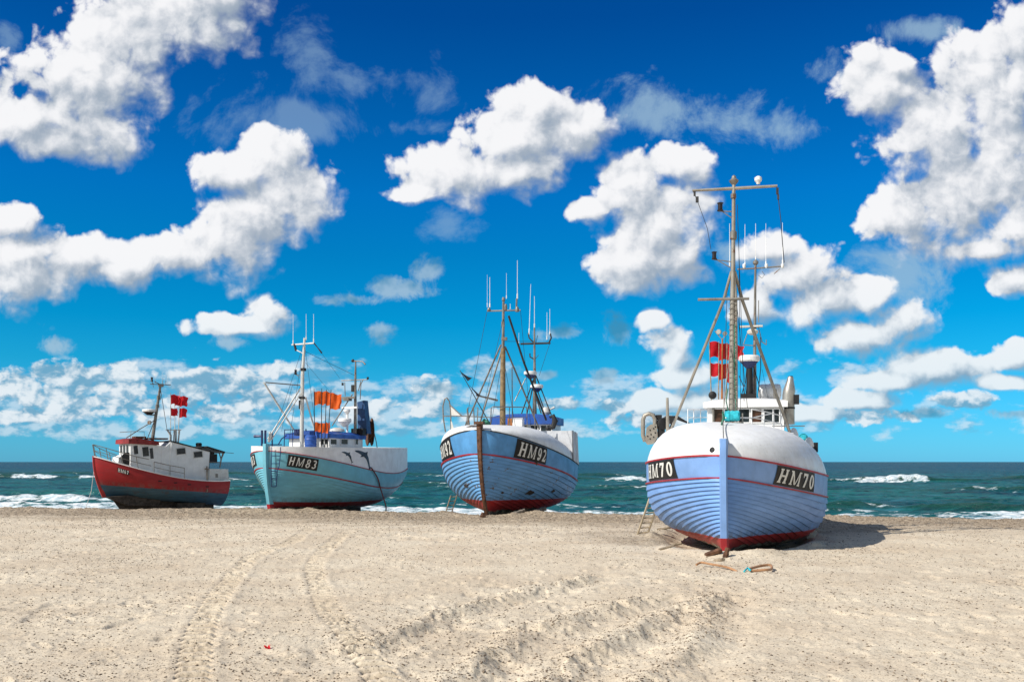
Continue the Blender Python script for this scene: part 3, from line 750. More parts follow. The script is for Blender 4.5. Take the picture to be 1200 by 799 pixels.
def tpx(h, root, side, px, z):
    """station whose skin at height z shows at pixel column px"""
    best = (1e9, 0)
    for i in range(0, 700, 2):
        p = ROOTM[root.name] @ Vector(h.pos(i / 1000, z, side)); X = 600 + FPX * p.x / p.y
        if abs(X - px) < best[0]: best = (abs(X - px), i / 1000)
        elif abs(X - px) > best[0] + 12: break
    return best[1]
def tparam(i, n):
    return (i / n) ** 1.35
def planks(h, zb, ztop, N, lap, nt=56):
    """clinker planking: each strake overlaps the one below with a step at its lower edge"""
    mb = MB(); cache = {}
    def level(t_, f):
        key = round(t_, 6)
        if key not in cache:
            z0, z1 = zb(t_), ztop(t_); zz = [z0 + (z1 - z0) * (i / 48) ** 1.6 for i in range(49)]
            pw = [h.raw(t_, z)[1] for z in zz]; arc = [0.0]
            for i in range(48): arc.append(arc[-1] + math.hypot(pw[i + 1] - pw[i], zz[i + 1] - zz[i]))
            cache[key] = (zz, arc)
        zz, arc = cache[key]
        return float(np.interp(min(f, 1.02) * arc[-1], arc, zz)) if f <= 1 else ztop(t_) + 0.004
    for side in (1, -1):
        for k in range(N):
            rows = []
            for j, (fv, off) in enumerate(((0.0, 0.0), (0.0, lap), (0.5, lap * 0.55), (1.02, 0.0))):
                row = []
                for i in range(nt + 1):
                    t_ = tparam(i, nt)
                    row.append(h.pos(t_, level(t_, (k + fv) / N), side, off))
                rows.append(row)
            vs = [p for r in rows for p in r]; n = nt + 1
            fs = []
            for j in range(3):
                for i in range(nt):
                    q = (j * n + i, j * n + i + 1, (j + 1) * n + i + 1, (j + 1) * n + i)
                    fs.append(q if side < 0 else q[::-1])
            mb.add(vs, fs)
    return mb
def skin(h, za, zb, off=0.0, rows=6, nt=56, t0=0.0, t1=1.0, sides=(1, -1)):
    mb = MB()
    for side in sides:
        def fn(a, v):
            t_ = t0 + (t1 - t0) * (a ** 1.35 if t0 == 0 else a)
            z0, z1 = za(t_), zb(t_)
            return h.pos(t_, z0 + (z1 - z0) * v, side, off)
        mb.grid(fn, nt, rows, flip=(side < 0))
    return mb
def strip(h, zf, half, off=0.03, t0=0.0, t1=1.0, nt=56, sides=(1, -1)):
    mb = MB()
    for side in sides:
        pts = []
        for i in range(nt + 1):
            t_ = t0 + (t1 - t0) * (i / nt)
            z = zf(t_)
            for dz_, of in ((-half, 0.0), (-half * 0.8, off), (half * 0.8, off), (half, 0.0)):
                pts.append(h.pos(t_, z + dz_, side, of))
        fs = [(i * 4 + j, i * 4 + j + 1, (i + 1) * 4 + j + 1, (i + 1) * 4 + j) for i in range(nt) for j in range(3)]
        if side > 0: fs = [f[::-1] for f in fs]
        mb.add(pts, fs)
    return mb
def transom(h, zf=lambda t_: 9):
    mb = MB(); N = 14; pts = []
    zb, zt = h.zk(1.0), h.zs(1.0)
    for j in range(N + 1):
        pts.append(h.pos(1.0, zb + (zt - zb) * j / N, 1))
    for j in range(N, -1, -1):
        pts.append(h.pos(1.0, zb + (zt - zb) * j / N, -1))
    mb.prism(pts, (0.02, 0, 0)); return mb
def stem(h, ztop, wdt=0.09, fwd=0.12, zlo=-0.05, n=16, taper=1.0):
    mb = MB(); pts = []; w_top = wdt
    for i in range(n + 1):
        wdt = w_top * (taper + (1 - taper) * i / n)
        z = zlo + (ztop - zlo) * i / n
        x = h.raw(0.0, z)[0]
        back, fr = -0.12, fwd
        pts += [(x + back, -wdt, z), (x + fr * 0.55, -wdt, z), (x + fr, -wdt * 0.7, z), (x + fr, wdt * 0.7, z), (x + fr * 0.55, wdt, z), (x + back, wdt, z)]
    fs = [(i * 6 + j, i * 6 + (j + 1) % 6, (i + 1) * 6 + (j + 1) % 6, (i + 1) * 6 + j) for i in range(n) for j in range(6)]
    fs += [tuple(range(5, -1, -1)), tuple(n * 6 + j for j in range(6))]
    return mb.add(pts, fs)
def keel(h, z0, z1, wdt=0.09, t1=0.9):
    mb = MB(); x0 = h.raw(0, z1)[0] + 0.02; x1 = h.L / 2 - h.L * t1
    prof = [(x0 - 0.35, z0), (x0, z1), (x1, z1), (x1, z0)]
    return mb.prism([(x, -wdt, z) for x, z in prof], (0, 2 * wdt, 0))

# ------------------------------------------------------------------ registration letters
def glyph(ch, serif=True):
    q = []
    def rect(x0, y0, x1, y1): q.append([(x0, y0), (x1, y0), (x1, y1), (x0, y1)])
    def seg(a, b2, wd): 
        q.append([(a[0] - wd / 2, a[1]), (a[0] + wd / 2, a[1]), (b2[0] + wd / 2, b2[1]), (b2[0] - wd / 2, b2[1])])
    def ring(cx, cy, a, b2, ia, ib, d0=0, d1=360, n=22):
        for i in range(n):
            u, v = R(d0 + (d1 - d0) * i / n), R(d0 + (d1 - d0) * (i + 1) / n)
            q.append([(cx + ia * math.cos(u), cy + ib * math.sin(u)), (cx + a * math.cos(u), cy + b2 * math.sin(u)),
                      (cx + a * math.cos(v), cy + b2 * math.sin(v)), (cx + ia * math.cos(v), cy + ib * math.sin(v))])
    s = serif; st = 0.175 if s else 0.15
    if ch == 'H':
        wd = 0.86
        for x in (0.10, wd - 0.10 - st): 
            rect(x, 0, x + st, 1)
            if s: rect(x - 0.06, 0, x + st + 0.06, 0.09); rect(x - 0.06, 0.91, x + st + 0.06, 1)
        rect(0.10 + st, 0.44, wd - 0.10 - st, 0.57)
    elif ch == 'M':
        wd = 1.22
        for x in (0.10, wd - 0.10 - st):
            rect(x, 0, x + st * 0.85, 1)
            if s: rect(x - 0.06, 0, x + st + 0.04, 0.09)
        if s: rect(0.0, 0.90, 0.12, 1); rect(wd - 0.12, 0.90, wd, 1)
        seg((wd / 2 - 0.02, 0.05), (0.21, 1.0), 0.13); seg((wd / 2 + 0.02, 0.05), (wd - 0.22, 1.0), 0.09)
    elif ch == '7':
        wd = 0.70; rect(0.05, 0.82, 0.66, 1.0); seg((0.27, 0.0), (0.55, 0.84), 0.22)
        if s: rect(0.05, 0.68, 0.13, 0.84)
    elif ch == '0':
        wd = 0.74; ring(0.37, 0.5, 0.34, 0.51, 0.13 if s else 0.18, 0.38)
    elif ch == '8':
        wd = 0.74; ring(0.37, 0.74, 0.29, 0.27, 0.12, 0.15); ring(0.37, 0.26, 0.34, 0.28, 0.15, 0.15)
    elif ch == '9':
        wd = 0.74; ring(0.37, 0.67, 0.33, 0.34, 0.13, 0.21); ring(0.30, 0.42, 0.40, 0.43, 0.20, 0.31, -80, 28, 10); ring(0.24, 0.12, 0.14, 0.13, 0.0, 0.0, 0, 360, 8)
    elif ch == '6':
        wd = 0.74; ring(0.37, 0.33, 0.33, 0.34, 0.13, 0.21); ring(0.44, 0.58, 0.40, 0.43, 0.20, 0.31, 100, 208, 10)
    elif ch == '2':
        wd = 0.74; ring(0.36, 0.70, 0.32, 0.31, 0.11, 0.17, -25, 165, 14); seg((0.16, 0.08), (0.54, 0.58), 0.22); rect(0.05, 0.0, 0.70, 0.17); 
        if s: rect(0.62, 0.0, 0.70, 0.30)
    elif ch == '3':
        wd = 0.74; ring(0.34, 0.74, 0.30, 0.27, 0.12, 0.14, -90, 150, 14); ring(0.34, 0.27, 0.34, 0.28, 0.14, 0.14, -150, 90, 14)
    else: wd = 0.4
    return q, wd
def number_board(h, text, side, t0, t1, lo, hi, root, hull_part, serif=True, slant=0.14, board=True, fill=0.74, warp=1.0):
    """dark board bent to the hull with the registration painted on it; text runs left to right as seen from outside"""
    if board:
        mb = MB()
        for of in (0.026,):
            mb.grid(lambda a, v: h.pos(t0 + (t1 - t0) * a, lo(t0 + (t1 - t0) * a) * (1 - v) + hi(t0 + (t1 - t0) * a) * v, side, of), 40, 4, flip=(side < 0))
        mb.path([h.pos(t0, lo(t0), side, 0.004)] + [h.pos(t0, hi(t0), side, 0.004)], 0.010, 4)
        bd = part(mb, 'number_board', M['black'], root, world=False)
    else: bd = hull_part
    # the letters keep their width along the bent board
    tt_ = np.linspace(t0, t1, 60); pp = [Vector(h.pos(q_, (lo(q_) + hi(q_)) / 2, side)) for q_ in tt_]
    ar = np.concatenate([[0], np.cumsum([(pp[i_ + 1] - pp[i_]).length for i_ in range(59)])]); ar /= ar[-1]
    gl = [glyph(c_, serif) for c_ in text]; gap = 0.25
    tot = sum(g[1] for g in gl) + gap * (len(gl) - 1)
    x = 0.0; last = None
    for qs, wd in gl:
        mb = MB()
        fine_q = []
        for q in qs:                                    # cut each stroke up so that it follows the curve
            A_, B_, C_, D_ = [np.array(v_) for v_ in q]; n_ = 3 if len(qs) < 16 or max(np.ptp([v_[1] for v_ in q]), 0) > 0.3 else 1
            bl = lambda u_, v_: tuple((A_ * (1 - u_) + B_ * u_) * (1 - v_) + (D_ * (1 - u_) + C_ * u_) * v_)
            fine_q += [[bl(i_ / n_, j_ / n_), bl((i_ + 1) / n_, j_ / n_), bl((i_ + 1) / n_, (j_ + 1) / n_), bl(i_ / n_, (j_ + 1) / n_)] for i_ in range(n_) for j_ in range(n_)]
        for q in fine_q:
            pl = []
            for (gx, gy) in q:
                fx = 0.05 + 0.90 * (x + gx + slant * (gy - 0.5)) / tot; fy = 0.5 + (gy - 0.5) * fill
                if side < 0: fx = 1 - fx
                t_ = float(np.interp(min(max(fx, 0), 1) ** warp, ar, tt_))
                z = lo(t_) * (1 - fy) + hi(t_) * fy
                pl.append(h.pos(t_, z, side, 0.036))
            if side < 0: pl = pl[::-1]
            c_ = Vector((0, side, 0)) * 0.004
            mb.prism(pl, c_)
        x += wd + gap
        last = part(mb, 'painted_character', M['letters'], root, world=False, parent=bd, flat=True)
    return last

def tubes(segs, n=8):
    mb = MB()
    for s_ in segs:
        pts, r = s_; mb.path(pts, r, n)
    return mb
def radome(root, c, r, hgt, name='radar_dome', body='white', base='darkblue'):
    o = part(MB().lathe(c, [(r * 0.55, -hgt * 0.55), (r * 0.9, -hgt * 0.1), (r, 0.0), (r, hgt * 0.45), (r * 0.9, hgt * 0.62), (r * 0.35, hgt * 0.70)], n=20), name, M[body], root)
    part(MB().lathe(Vector(c) + Vector((0, 0, -hgt * 0.72)), [(r * 0.28, -hgt * 0.3), (r * 0.5, 0.0), (r * 0.86, hgt * 0.55)], n=16), 'radar_mount', M[base], root, parent=o)
    return o
def whip(root, a, b_, r=0.008, mat='white'):
    a = Vector(a); b_ = Vector(b_)
    o = part(MB().path([a, a.lerp(b_, 0.12), a.lerp(b_, 0.13), b_], [r * 2.2, r * 2.2, r, r * 0.7], 6), 'whip_antenna', M[mat], root, world=False)
    return o
def flag_cloth(a, dirv, wdt, hgt, seed, down=(0, 0, -1), droop=0.12):
    """a cloth hung from the pole point a along dirv, rippling"""
    a = Vector(a); d = Vector(dirv).normalized(); dn = Vector(down).normalized(); nrm = d.cross(dn).normalized()
    ph = seed * 1.7
    def fn(u, v):
        rip = math.sin(u * 7.5 + ph + v * 1.8) * 0.10 * wdt * (u ** 0.7) + math.sin(u * 15 + ph * 2 - v * 3) * 0.03 * wdt * u
        edge = 0.05 * math.sin(v * 9 + ph) * wdt * u
        return tuple(a + d * (u * wdt * (1 - 0.05 * v) + edge) + dn * (v * hgt * (1 - 0.10 * u) + droop * u * u * wdt + 0.04 * hgt * math.sin(u * 8 + ph)) + nrm * rip)
    g = MB().grid(fn, 16, 10)
    return g
def window(root, c, s, ax, frame='white', pane='glass', fw=0.035):
    """window proud of its wall; ax = (right, up, out)"""
    r_, u_, o_ = [Vector(a).normalized() for a in ax]; c = Vector(c); mb = MB()
    wd, ht = s
    mb.box(c + u_ * (ht / 2 + fw / 2) + o_ * 0.012, (wd + 2 * fw, fw, 0.03), (r_, u_, o_)); mb.box(c - u_ * (ht / 2 + fw / 2) + o_ * 0.012, (wd + 2 * fw, fw, 0.03), (r_, u_, o_))
    mb.box(c + r_ * (wd / 2 + fw / 2) + o_ * 0.012, (fw, ht, 0.03), (r_, u_, o_)); mb.box(c - r_ * (wd / 2 + fw / 2) + o_ * 0.012, (fw, ht, 0.03), (r_, u_, o_))
    f = part(mb, 'window', M[frame], root, world=False)
    part(MB().box(c + o_ * 0.004, (wd, ht, 0.012), (r_, u_, o_)), 'pane', M[pane], root, world=False, parent=f)
    return f
def islands(mb):
    par = list(range(len(mb.v)))
    def find(i):
        while par[i] != i: par[i] = par[par[i]]; i = par[i]
        return i
    for f in mb.f:
        a = find(f[0])
        for q in f[1:]: par[find(q)] = a
    groups = {}
    for f in mb.f: groups.setdefault(find(f[0]), []).append(f)
    out = []
    for fs in groups.values():
        ids = sorted({i for f in fs for i in f}); mp = {i: k for k, i in enumerate(ids)}
        m_ = MB(); m_.v = [mb.v[i] for i in ids]; m_.f = [tuple(mp[i] for i in f) for f in fs]; out.append(m_)
    return out
def each(mb, name, mat, root, **kw):
    """every separate piece of the builder as a part of its own"""
    for m_ in islands(mb): part(m_, name, mat, root, **kw)
def boat_root(key, label):
    b_ = BOATS[key]; mx, my = b_['mid']
    return empty('fishing_boat', (mx, my, 0), math.atan2(b_['fwd'][1], b_['fwd'][0]), label, 'boat', 'fishing boats drawn up on the beach')
def loc2w(root, p):
    return ROOTM[root.name] @ Vector(p)
def OP(root, px, py, yl=0.0):
    """point of the boat's lengthwise plane y = yl seen at a pixel, in the boat's own coordinates"""
    inv = ROOTM[root.name].inverted()
    o = inv @ Vector((0, 0, CAM_H)); p = inv @ W(px, py, 30.0); d = p - o
    return o + d * ((yl - o.y) / d.y)
def XP(root, px, py, xl):
    """the same for the crosswise plane x = xl"""
    inv = ROOTM[root.name].inverted()
    o = inv @ Vector((0, 0, CAM_H)); p = inv @ W(px, py, 30.0); d = p - o
    return o + d * ((xl - o.x) / d.x)
_sy = np.array([1.0, 0.985, 0.962, 0.925, 0.88, 0.82, 0.745, 0.65, 0.52, 0.36, 0.18, 0.0])
_sz = np.array([0.0, 0.14, 0.28, 0.42, 0.55, 0.67, 0.775, 0.86, 0.93, 0.975, 0.997, 1.0])
_sv = np.linspace(0, 1, len(_sy))
def section70(v):
    return float(np.interp(v, _sv, _sy)), float(np.interp(v, _sv, _sz))
def whaleback(h, hd, t1, e1=0.7, e2=0.9, t0=0.0, flat_y=False, nt=44, nf=14):
    mb = MB()
    if flat_y: nf = 33
    for side in (1, -1):
        def fn(a, v):
            t_ = t0 + (t1 - t0) * a ** 1.3; f = v * math.pi / 2
            if flat_y:
                zs_ = h.zs(t_); x, wd = h.raw(t_, zs_); yy, zz = section70(v)
                return (x - zz * 0.10 * (1 - t_), side * wd * yy, zs_ + hd(t_) * zz - h.heel * side * wd * yy)
            zs_ = h.zs(t_); x, wd = h.raw(t_, zs_)
            return (x - (1 - math.cos(f)) * 0.10 * (1 - t_) , side * wd * max(math.cos(f), 0) ** e1, zs_ + hd(t_) * math.sin(f) ** e2 - h.heel * side * wd * max(math.cos(f), 0) ** e1)
        mb.grid(fn, nt, nf, flip=(side < 0))
    # closing bulkhead
    pts = []
    zs_ = h.zs(t1); x, wd = h.raw(t1, zs_)
    for k in range(-12, 13):
        f = abs(k) / 12 * math.pi / 2; f = math.pi / 2 - f; sd_ = 1 if k > 0 else -1
        yy = wd * max(math.cos(f), 0) ** e1
        pts.append((x - (1 - math.cos(f)) * 0.1 * (1 - t1), sd_ * yy, zs_ + hd(t1) * math.sin(f) ** e2 - h.heel * sd_ * yy))
    mb.prism(pts, (-0.03, 0, 0))
    return mb
def cabin(root, x0, x1, y0, y1, z0, z1, mat='white', taper=0.0, bevel=0.0):
    mb = MB()
    vs = [(x0, y0, z0), (x1, y0, z0), (x1, y1, z0), (x0, y1, z0), (x0 + taper, y0 + taper, z1), (x1 - taper, y0 + taper, z1), (x1 - taper, y1 - taper, z1), (x0 + taper, y1 - taper, z1)]
    mb.add(vs, [(3, 2, 1, 0), (4, 5, 6, 7), (0, 1, 5, 4), (1, 2, 6, 5), (2, 3, 7, 6), (3, 0, 4, 7)])
    return part(mb, 'wheelhouse', M[mat], root, world=False, flat=True)
def roofslab(root, x0, x1, y0, y1, z0, z1, mat, camber=0.06, name='roof', parent=None):
    mb = MB(); n = 8
    xs = (x0, x0 + 0.06, x1 - 0.06, x1)
    top = []; bot = []
    def fn(a, v):
        x = x0 + (x1 - x0) * a; y = y0 + (y1 - y0) * v
        ed = min(a, 1 - a, v, 1 - v)
        return (x, y, z1 + camber * (1 - (2 * v - 1) ** 2) - (0.05 if ed < 0.01 else 0))
    mb.grid(fn, 10, 10)
    mb.add([(x0, y0, z0), (x1, y0, z0), (x1, y1, z0), (x0, y1, z0)], [(0, 1, 2, 3)])
    for (ax, ay), (bx, by) in (((x0, y0), (x1, y0)), ((x1, y0), (x1, y1)), ((x1, y1), (x0, y1)), ((x0, y1), (x0, y0))):
        vs = []
        for k in range(11):
            f = k / 10; x = ax + (bx - ax) * f; y = ay + (by - ay) * f; v = (y - y0) / (y1 - y0)
            vs += [(x, y, z0), (x, y, z1 + camber * (1 - (2 * v - 1) ** 2) - 0.05)]
        mb.add(vs, [(2 * k, 2 * k + 2, 2 * k + 3, 2 * k + 1) for k in range(10)])
    return part(mb, name, M[mat], root, world=False, parent=parent, sharp=40)
def lamp(root, c, r, hgt, arm_to, mat='lampred', barm='galv'):
    c = Vector(c)
    o = part(MB().lathe(c, [(r * 0.9, -hgt / 2), (r * 1.1, -hgt * 0.42), (r * 0.8, -hgt * 0.3), (r * 0.8, hgt * 0.3), (r * 1.15, hgt * 0.42), (r * 0.6, hgt / 2)], n=12), 'mast_light', M[mat], root, world=False)
    base = c - Vector((0, 0, hgt / 2)); a = Vector(arm_to)
    part(MB().path([base, a], 0.014, 6).path([base.lerp(a, 0.15), a - Vector((0, 0, 0.16))], 0.011, 6), 'lamp_bracket', M[barm], root, world=False, parent=o)
def tubepart(root, name, segs, mat, n=8, parent=None):
    return part(tubes(segs, n), name, M[mat], root, world=False, parent=parent)
def marker(root, foot, top, flags, label, pole='rawwood', fmat='redflag', r=0.016, windv=(1, 0.1, 0), group='marker flags stowed on the boats'):
    """a fishing-net marker: a pole with its flags; a loose thing standing on the boat (local coordinates of the boat)"""
    Mw = ROOTM[root.name]; foot = Mw @ Vector(foot); top = Mw @ Vector(top)
    t_ = empty('marker_flag', tuple(foot), 0.0, label, 'marker flag', group)
    part(MB().path([foot, foot.lerp(top, 0.5), top], [r * 1.1, r, r * 0.7], 7), 'pole', M[pole], t_)
    d = (top - foot).normalized()
    for i, (f, wd, ht) in enumerate(flags):
        a = foot.lerp(top, f)
        part(flag_cloth(a, Vector(windv) + Vector((0, 0, 0.02 * i)), wd, ht, rnd.random() * 9 + i, down=-d), 'flag', M[fmat], t_, sharp=80)
    return t_

# ================================================================== boat HM70
r70 = boat_root('70', 'pale blue clinker boat HM70 with white rounded foredeck, nearest the camera')
h = h70 = Hull('70', [(0, 2.13), (0.15, 1.97), (0.4, 1.78), (0.7, 1.80), (1, 2.0)], [(0, 1.65), (0.15, 1.46), (0.4, 1.24), (0.7, 1.25), (1, 1.5)], zk=-0.16, tm=0.46, m=0.66, k=0.85, kp=2.6, rake=0.35, full=(1.15, 4.0, 0.95, 0.45), heel=0.065, zkstern=0.9)
def zb70(t_):
    e = min(t_ / 0.30, 1); return 0.42 * (1 - e) ** 1.5 + (h70.zk(t_) + 0.03) * (1 - (1 - e) ** 1.5)
hp = part(planks(h, zb70, h.z2, 14, 0.040), 'hull', M['hull70'], r70, world=False)
part(skin(h, lambda t_: h.zk(t_), lambda t_: zb70(t_) + 0.01, 0.0, 5), 'hull_bottom', M['hull70'], r70, world=False, parent=hp)
bw = part(skin(h, h.z2, lambda t_: h.zs(t_) + 0.0, 0.012, 5), 'bulwark', M['blue70'], r70, world=False)
for zf, nm in ((h.z2, 0.017), (h.zs, 0.022)):
    part(strip(h, zf, nm, 0.045), 'rub_rail', M['redline'], r70, world=False)
hd70 = lambda t_: 0.26 + 0.90 * (1 - (1 - min(t_ / 0.36, 1)) ** 2.2) - 0.25 * max(0, (t_ - 0.5) / 0.5)
wb = part(whaleback(h, hd70, 0.97, 0.60, 0.66, flat_y=True), 'foredeck', M['white'], r70, world=False)
st70 = part(stem(h, 2.50, 0.085, 0.17, 0.33), 'stem_post', M['blue70'], r70, world=False)
part(stem(h, 0.335, 0.087, 0.172, -0.05, 4), 'stem_foot', M['redline'], r70, world=False, parent=st70)
part(keel(h, -0.32, 0.02), 'keel', M['darkwood'], r70, world=False)
part(transom(h), 'transom', M['blue70'], r70, world=False)
for sd_, ta, tb in ((1, tpx(h, r70, 1, 905, 1.6), tpx(h, r70, 1, 953, 1.5)), (-1, tpx(h, r70, -1, 793, 1.7), 0.26)):
    number_board(h, 'HM70', sd_, ta, tb, lambda t_: h70.z2(t_) + 0.035, lambda t_: h70.zs(t_) - 0.03, r70, bw)
# hawse hole beside the stem
best = (1e9, None, None)
def deck70(t_, v, side):
    zs_ = h70.zs(t_); x, wd = h70.raw(t_, zs_); yy, zz = section70(v)
    return Vector((x - zz * 0.10 * (1 - t_), side * wd * yy, zs_ + hd70(t_) * zz - h70.heel * side * wd * yy))
for i_ in range(1, 60):
    for k_ in range(0, 50):
        q = deck70(i_ * 0.003, k_ * 0.02, -1); pw = loc2w(r70, q)
        e_ = math.hypot(600 + FPX * pw.x / pw.y - 835, HOR - FPX * (pw.z - CAM_H) / pw.y - 527)
        if e_ < best[0]: best = (e_, i_ * 0.003, k_ * 0.02)
q0_ = deck70(best[1], best[2], -1); n_ = (deck70(best[1] + .01, best[2], -1) - q0_).cross(deck70(best[1], best[2] + .03, -1) - q0_).normalized()
if n_.x < 0: n_ = -n_
part(MB().lathe(q0_ - n_ * 0.05, [(0.05, 0), (0.062, 0.02), (0.062, 0.068), (0.048, 0.074)], axis=tuple(n_), n=18), 'hawse_pipe', M['black'], r70, world=False)
# wheelhouse
xw = 0.0
wh = cabin(r70, -2.3, xw, -0.82, 1.24, 2.6, 3.50, 'white')
roofslab(r70, -2.4, 0.14, -0.92, 1.34, 3.49, 3.70, 'white', 0.05)
A = lambda px, py, dx_=0.0: XP(r70, px, py, xw + dx_)
for (pa, pb, ya, yb, pm) in ((837, 847, 479.5, 495, 'glassbrown'), (849.5, 857, 479.5, 494.5, 'glass'), (866, 878, 479.5, 494.5, 'glass'), (880.5, 892.5, 479.5, 494.5, 'glassbrown'), (895, 905, 479.5, 494.5, 'glass'), (907, 913, 479.5, 494.5, 'glass')):
    a, b_ = A(pa, ya), A(pb, yb); cc = (a + b_) / 2
    window(r70, cc + Vector((0.0, 0, 0)), (abs(a.y - b_.y), abs(a.z - b_.z)), ((0, 1, 0), (0, 0, 1), (1, 0, 0)), fw=0.025, pane=pm)
for xx in (-0.55, -1.25):
    window(r70, (xx, 1.24, 3.18), (0.42, 0.36), ((-1, 0, 0), (0, 0, 1), (0, 1, 0)), fw=0.03)
# main mast
ym = 0.0
Bm = lambda px, py, yl=0.0: OP(r70, px, py, yl)
base = Bm(858, 494); mx = base.x
Cm = lambda px, py, dx_=0.0: XP(r70, px, py, mx + dx_)
mm = MB().path([Cm(857.5, 494), Cm(858, 420), Cm(858.5, 352), Cm(859, 330)], [0.075, 0.072, 0.066, 0.06], 12)
mm.path([Cm(863.2, 492), Cm(862.6, 352), Cm(861, 325)], [0.035, 0.033, 0.03], 8)
mm.path([Cm(859, 332), Cm(859.3, 285), Cm(860, 214)], [0.060, 0.05, 0.042], 12)
mast = part(mm, 'mast', M['alu'], r70, world=False)
part(MB().lathe(Cm(860, 213), [(0.03, -0.1), (0.10, -0.02), (0.12, 0.02), (0.06, 0.08), (0.05, 0.13), (0.015, 0.16)], n=14), 'mast_cap', M['galv'], r70, world=False, parent=mast)
each(MB().lathe(Cm(859.5, 276), [(0.05, -0.12), (0.085, -0.08), (0.085, 0.08), (0.05, 0.12)], n=12).lathe(Cm(859.5, 230), [(0.04, -0.07), (0.07, -0.05), (0.07, 0.05), (0.04, 0.07)], n=12), 'mast_collar', M['galv'], r70, world=False, parent=mast)
mb = MB()
for k in range(22):
    py = 486 - k * 6.2; a = Cm(857.5, py); mb.box(a + Vector((0.07, 0.03, 0)), (0.012, 0.20, 0.018))
each(mb, 'mast_rung', M['galv'], r70, world=False, parent=mast)
tubepart(r70, 'crossbar', [([Cm(811.5, 223.5), Cm(861, 221), Cm(911, 218)], [0.032, 0.042, 0.032])], 'alu')
part(MB().lathe(Cm(888.5, 216), [(0.04, 0.0), (0.05, 0.04), (0.09, 0.09), (0.09, 0.16), (0.03, 0.20)], n=14), 'anchor_light', M['white'], r70, world=False)
lamp(r70, Cm(844, 242.5), 0.075, 0.22, Cm(857.5, 248))
lamp(r70, Cm(837, 299.5), 0.065, 0.20, Cm(857.5, 307))
part(MB().box(Cm(814, 227), (0.05, 0.05, 0.12)).box(Cm(817, 234), (0.07, 0.07, 0.14)).path([Cm(812.5, 225), Cm(817, 235), Cm(820, 243), Cm(829, 268), Cm(833, 292)], 0.007, 5), 'hanging_cable', M['ropedark'], r70, world=False)
part(MB().box(Cm(911, 224), (0.06, 0.06, 0.16)).box(Cm(912, 231), (0.05, 0.05, 0.12)).path([Cm(911, 221), Cm(912, 232), Cm(915, 258), Cm(917, 285), Cm(919, 308)], 0.010, 5), 'hanging_cable', M['ropedark'], r70, world=False)
# tripod legs standing on the foredeck
def deckz(h_, hd, x, y, e1=0.60, e2=0.66):
    t_ = (h_.L / 2 - x) / h_.L; zs_ = h_.zs(t_); wd = h_.raw(t_, zs_)[1]
    q = min(abs(y) / wd, 0.999); return zs_ + hd(t_) * float(np.interp(q, _sy[::-1], _sz[::-1])) - h_.heel * y
for (fx_, fy_), (tx_, ty_), (ux, uy), r_ in (((785.5, 503), (848, 352), (857, 318), 0.037), ((926.5, 511), (870, 352), (861, 318), 0.042)):
    xl = mx - 1.3; f_ = XP(r70, fx_, fy_, xl); f_.z = deckz(h, hd70, xl, f_.y) - 0.02
    tubepart(r70, 'mast_leg', [([f_, Cm(tx_, ty_, -0.25), Cm(ux, uy)], [r_, r_, r_ * 0.9])], 'alu', 10)
    part(MB().lathe(f_, [(0.10, -0.03), (0.10, 0.03), (0.05, 0.05)], n=12), 'foot_plate', M['white'], r70, world=False)
tubepart(r70, 'crossbar', [([Cm(818, 351, 0.05), Cm(878, 350, 0.05)], 0.034)], 'galv')
for k, (pa, pb) in enumerate((((852, 345), (848, 480)), ((866, 300), (868, 480)), ((864, 240), (872, 470)), ((863, 352), (876, 478)))):
    tubepart(r70, 'stay_wire', [([Cm(*pa), Cm(*pb, -0.5)], 0.007)], 'ropedark', 5)
tubepart(r70, 'halyard', [([Cm(861, 380, 0.08), Cm(860.5, 430, 0.10), Cm(862, 470, 0.12), Cm(863, 490, 0.12)], 0.012), ([Cm(853, 455, 0.08), Cm(851, 470, 0.1), Cm(854, 484, 0.1)], 0.014)], 'ropegreen', 5)
# rope drum at the mast foot, chain down to the stem head
c = Cm(858.5, 487.5, 0.16)
dr = part(MB().lathe(c - Vector((0, 0.20, 0)), [(0.10, 0), (0.135, 0.02), (0.125, 0.06), (0.14, 0.11), (0.125, 0.15), (0.14, 0.2), (0.128, 0.25), (0.14, 0.3), (0.125, 0.36), (0.10, 0.38)], axis=(0, 1, 0), n=18), 'rope_coil', M['ropeblue'], r70, world=False)
part(MB().box(c + Vector((-0.04, 0, -0.17)), (0.22, 0.52, 0.05)).box(c + Vector((0, -0.24, -0.05)), (0.1, 0.03, 0.24)).box(c + Vector((0, 0.24, -0.05)), (0.1, 0.03, 0.24)), 'coil_cradle', M['galv'], r70, world=False, parent=dr)
stop_ = Vector((h.raw(0, 2.5)[0] + 0.05, 0, 2.50))
fs_ = Cm(849.5, 350, 0.05)
tubepart(r70, 'forestay', [([Cm(857, 400), Cm(847, 487, 0.8), stop_ + Vector((0.0, 0, 0.02))], 0.012)], 'galv', 6)
p_ = XP(r70, 847, 492, mx + 1.4)
tubepart(r70, 'rope_knot', [([p_ + Vector((0, 0, 0.2)), p_ + Vector((0.02, 0.03, 0.05)), p_ + Vector((0.03, -0.02, -0.1)), p_ + Vector((0.03, 0.06, -0.28))], [0.02, 0.035, 0.03, 0.008])], 'ropegreen', 6)
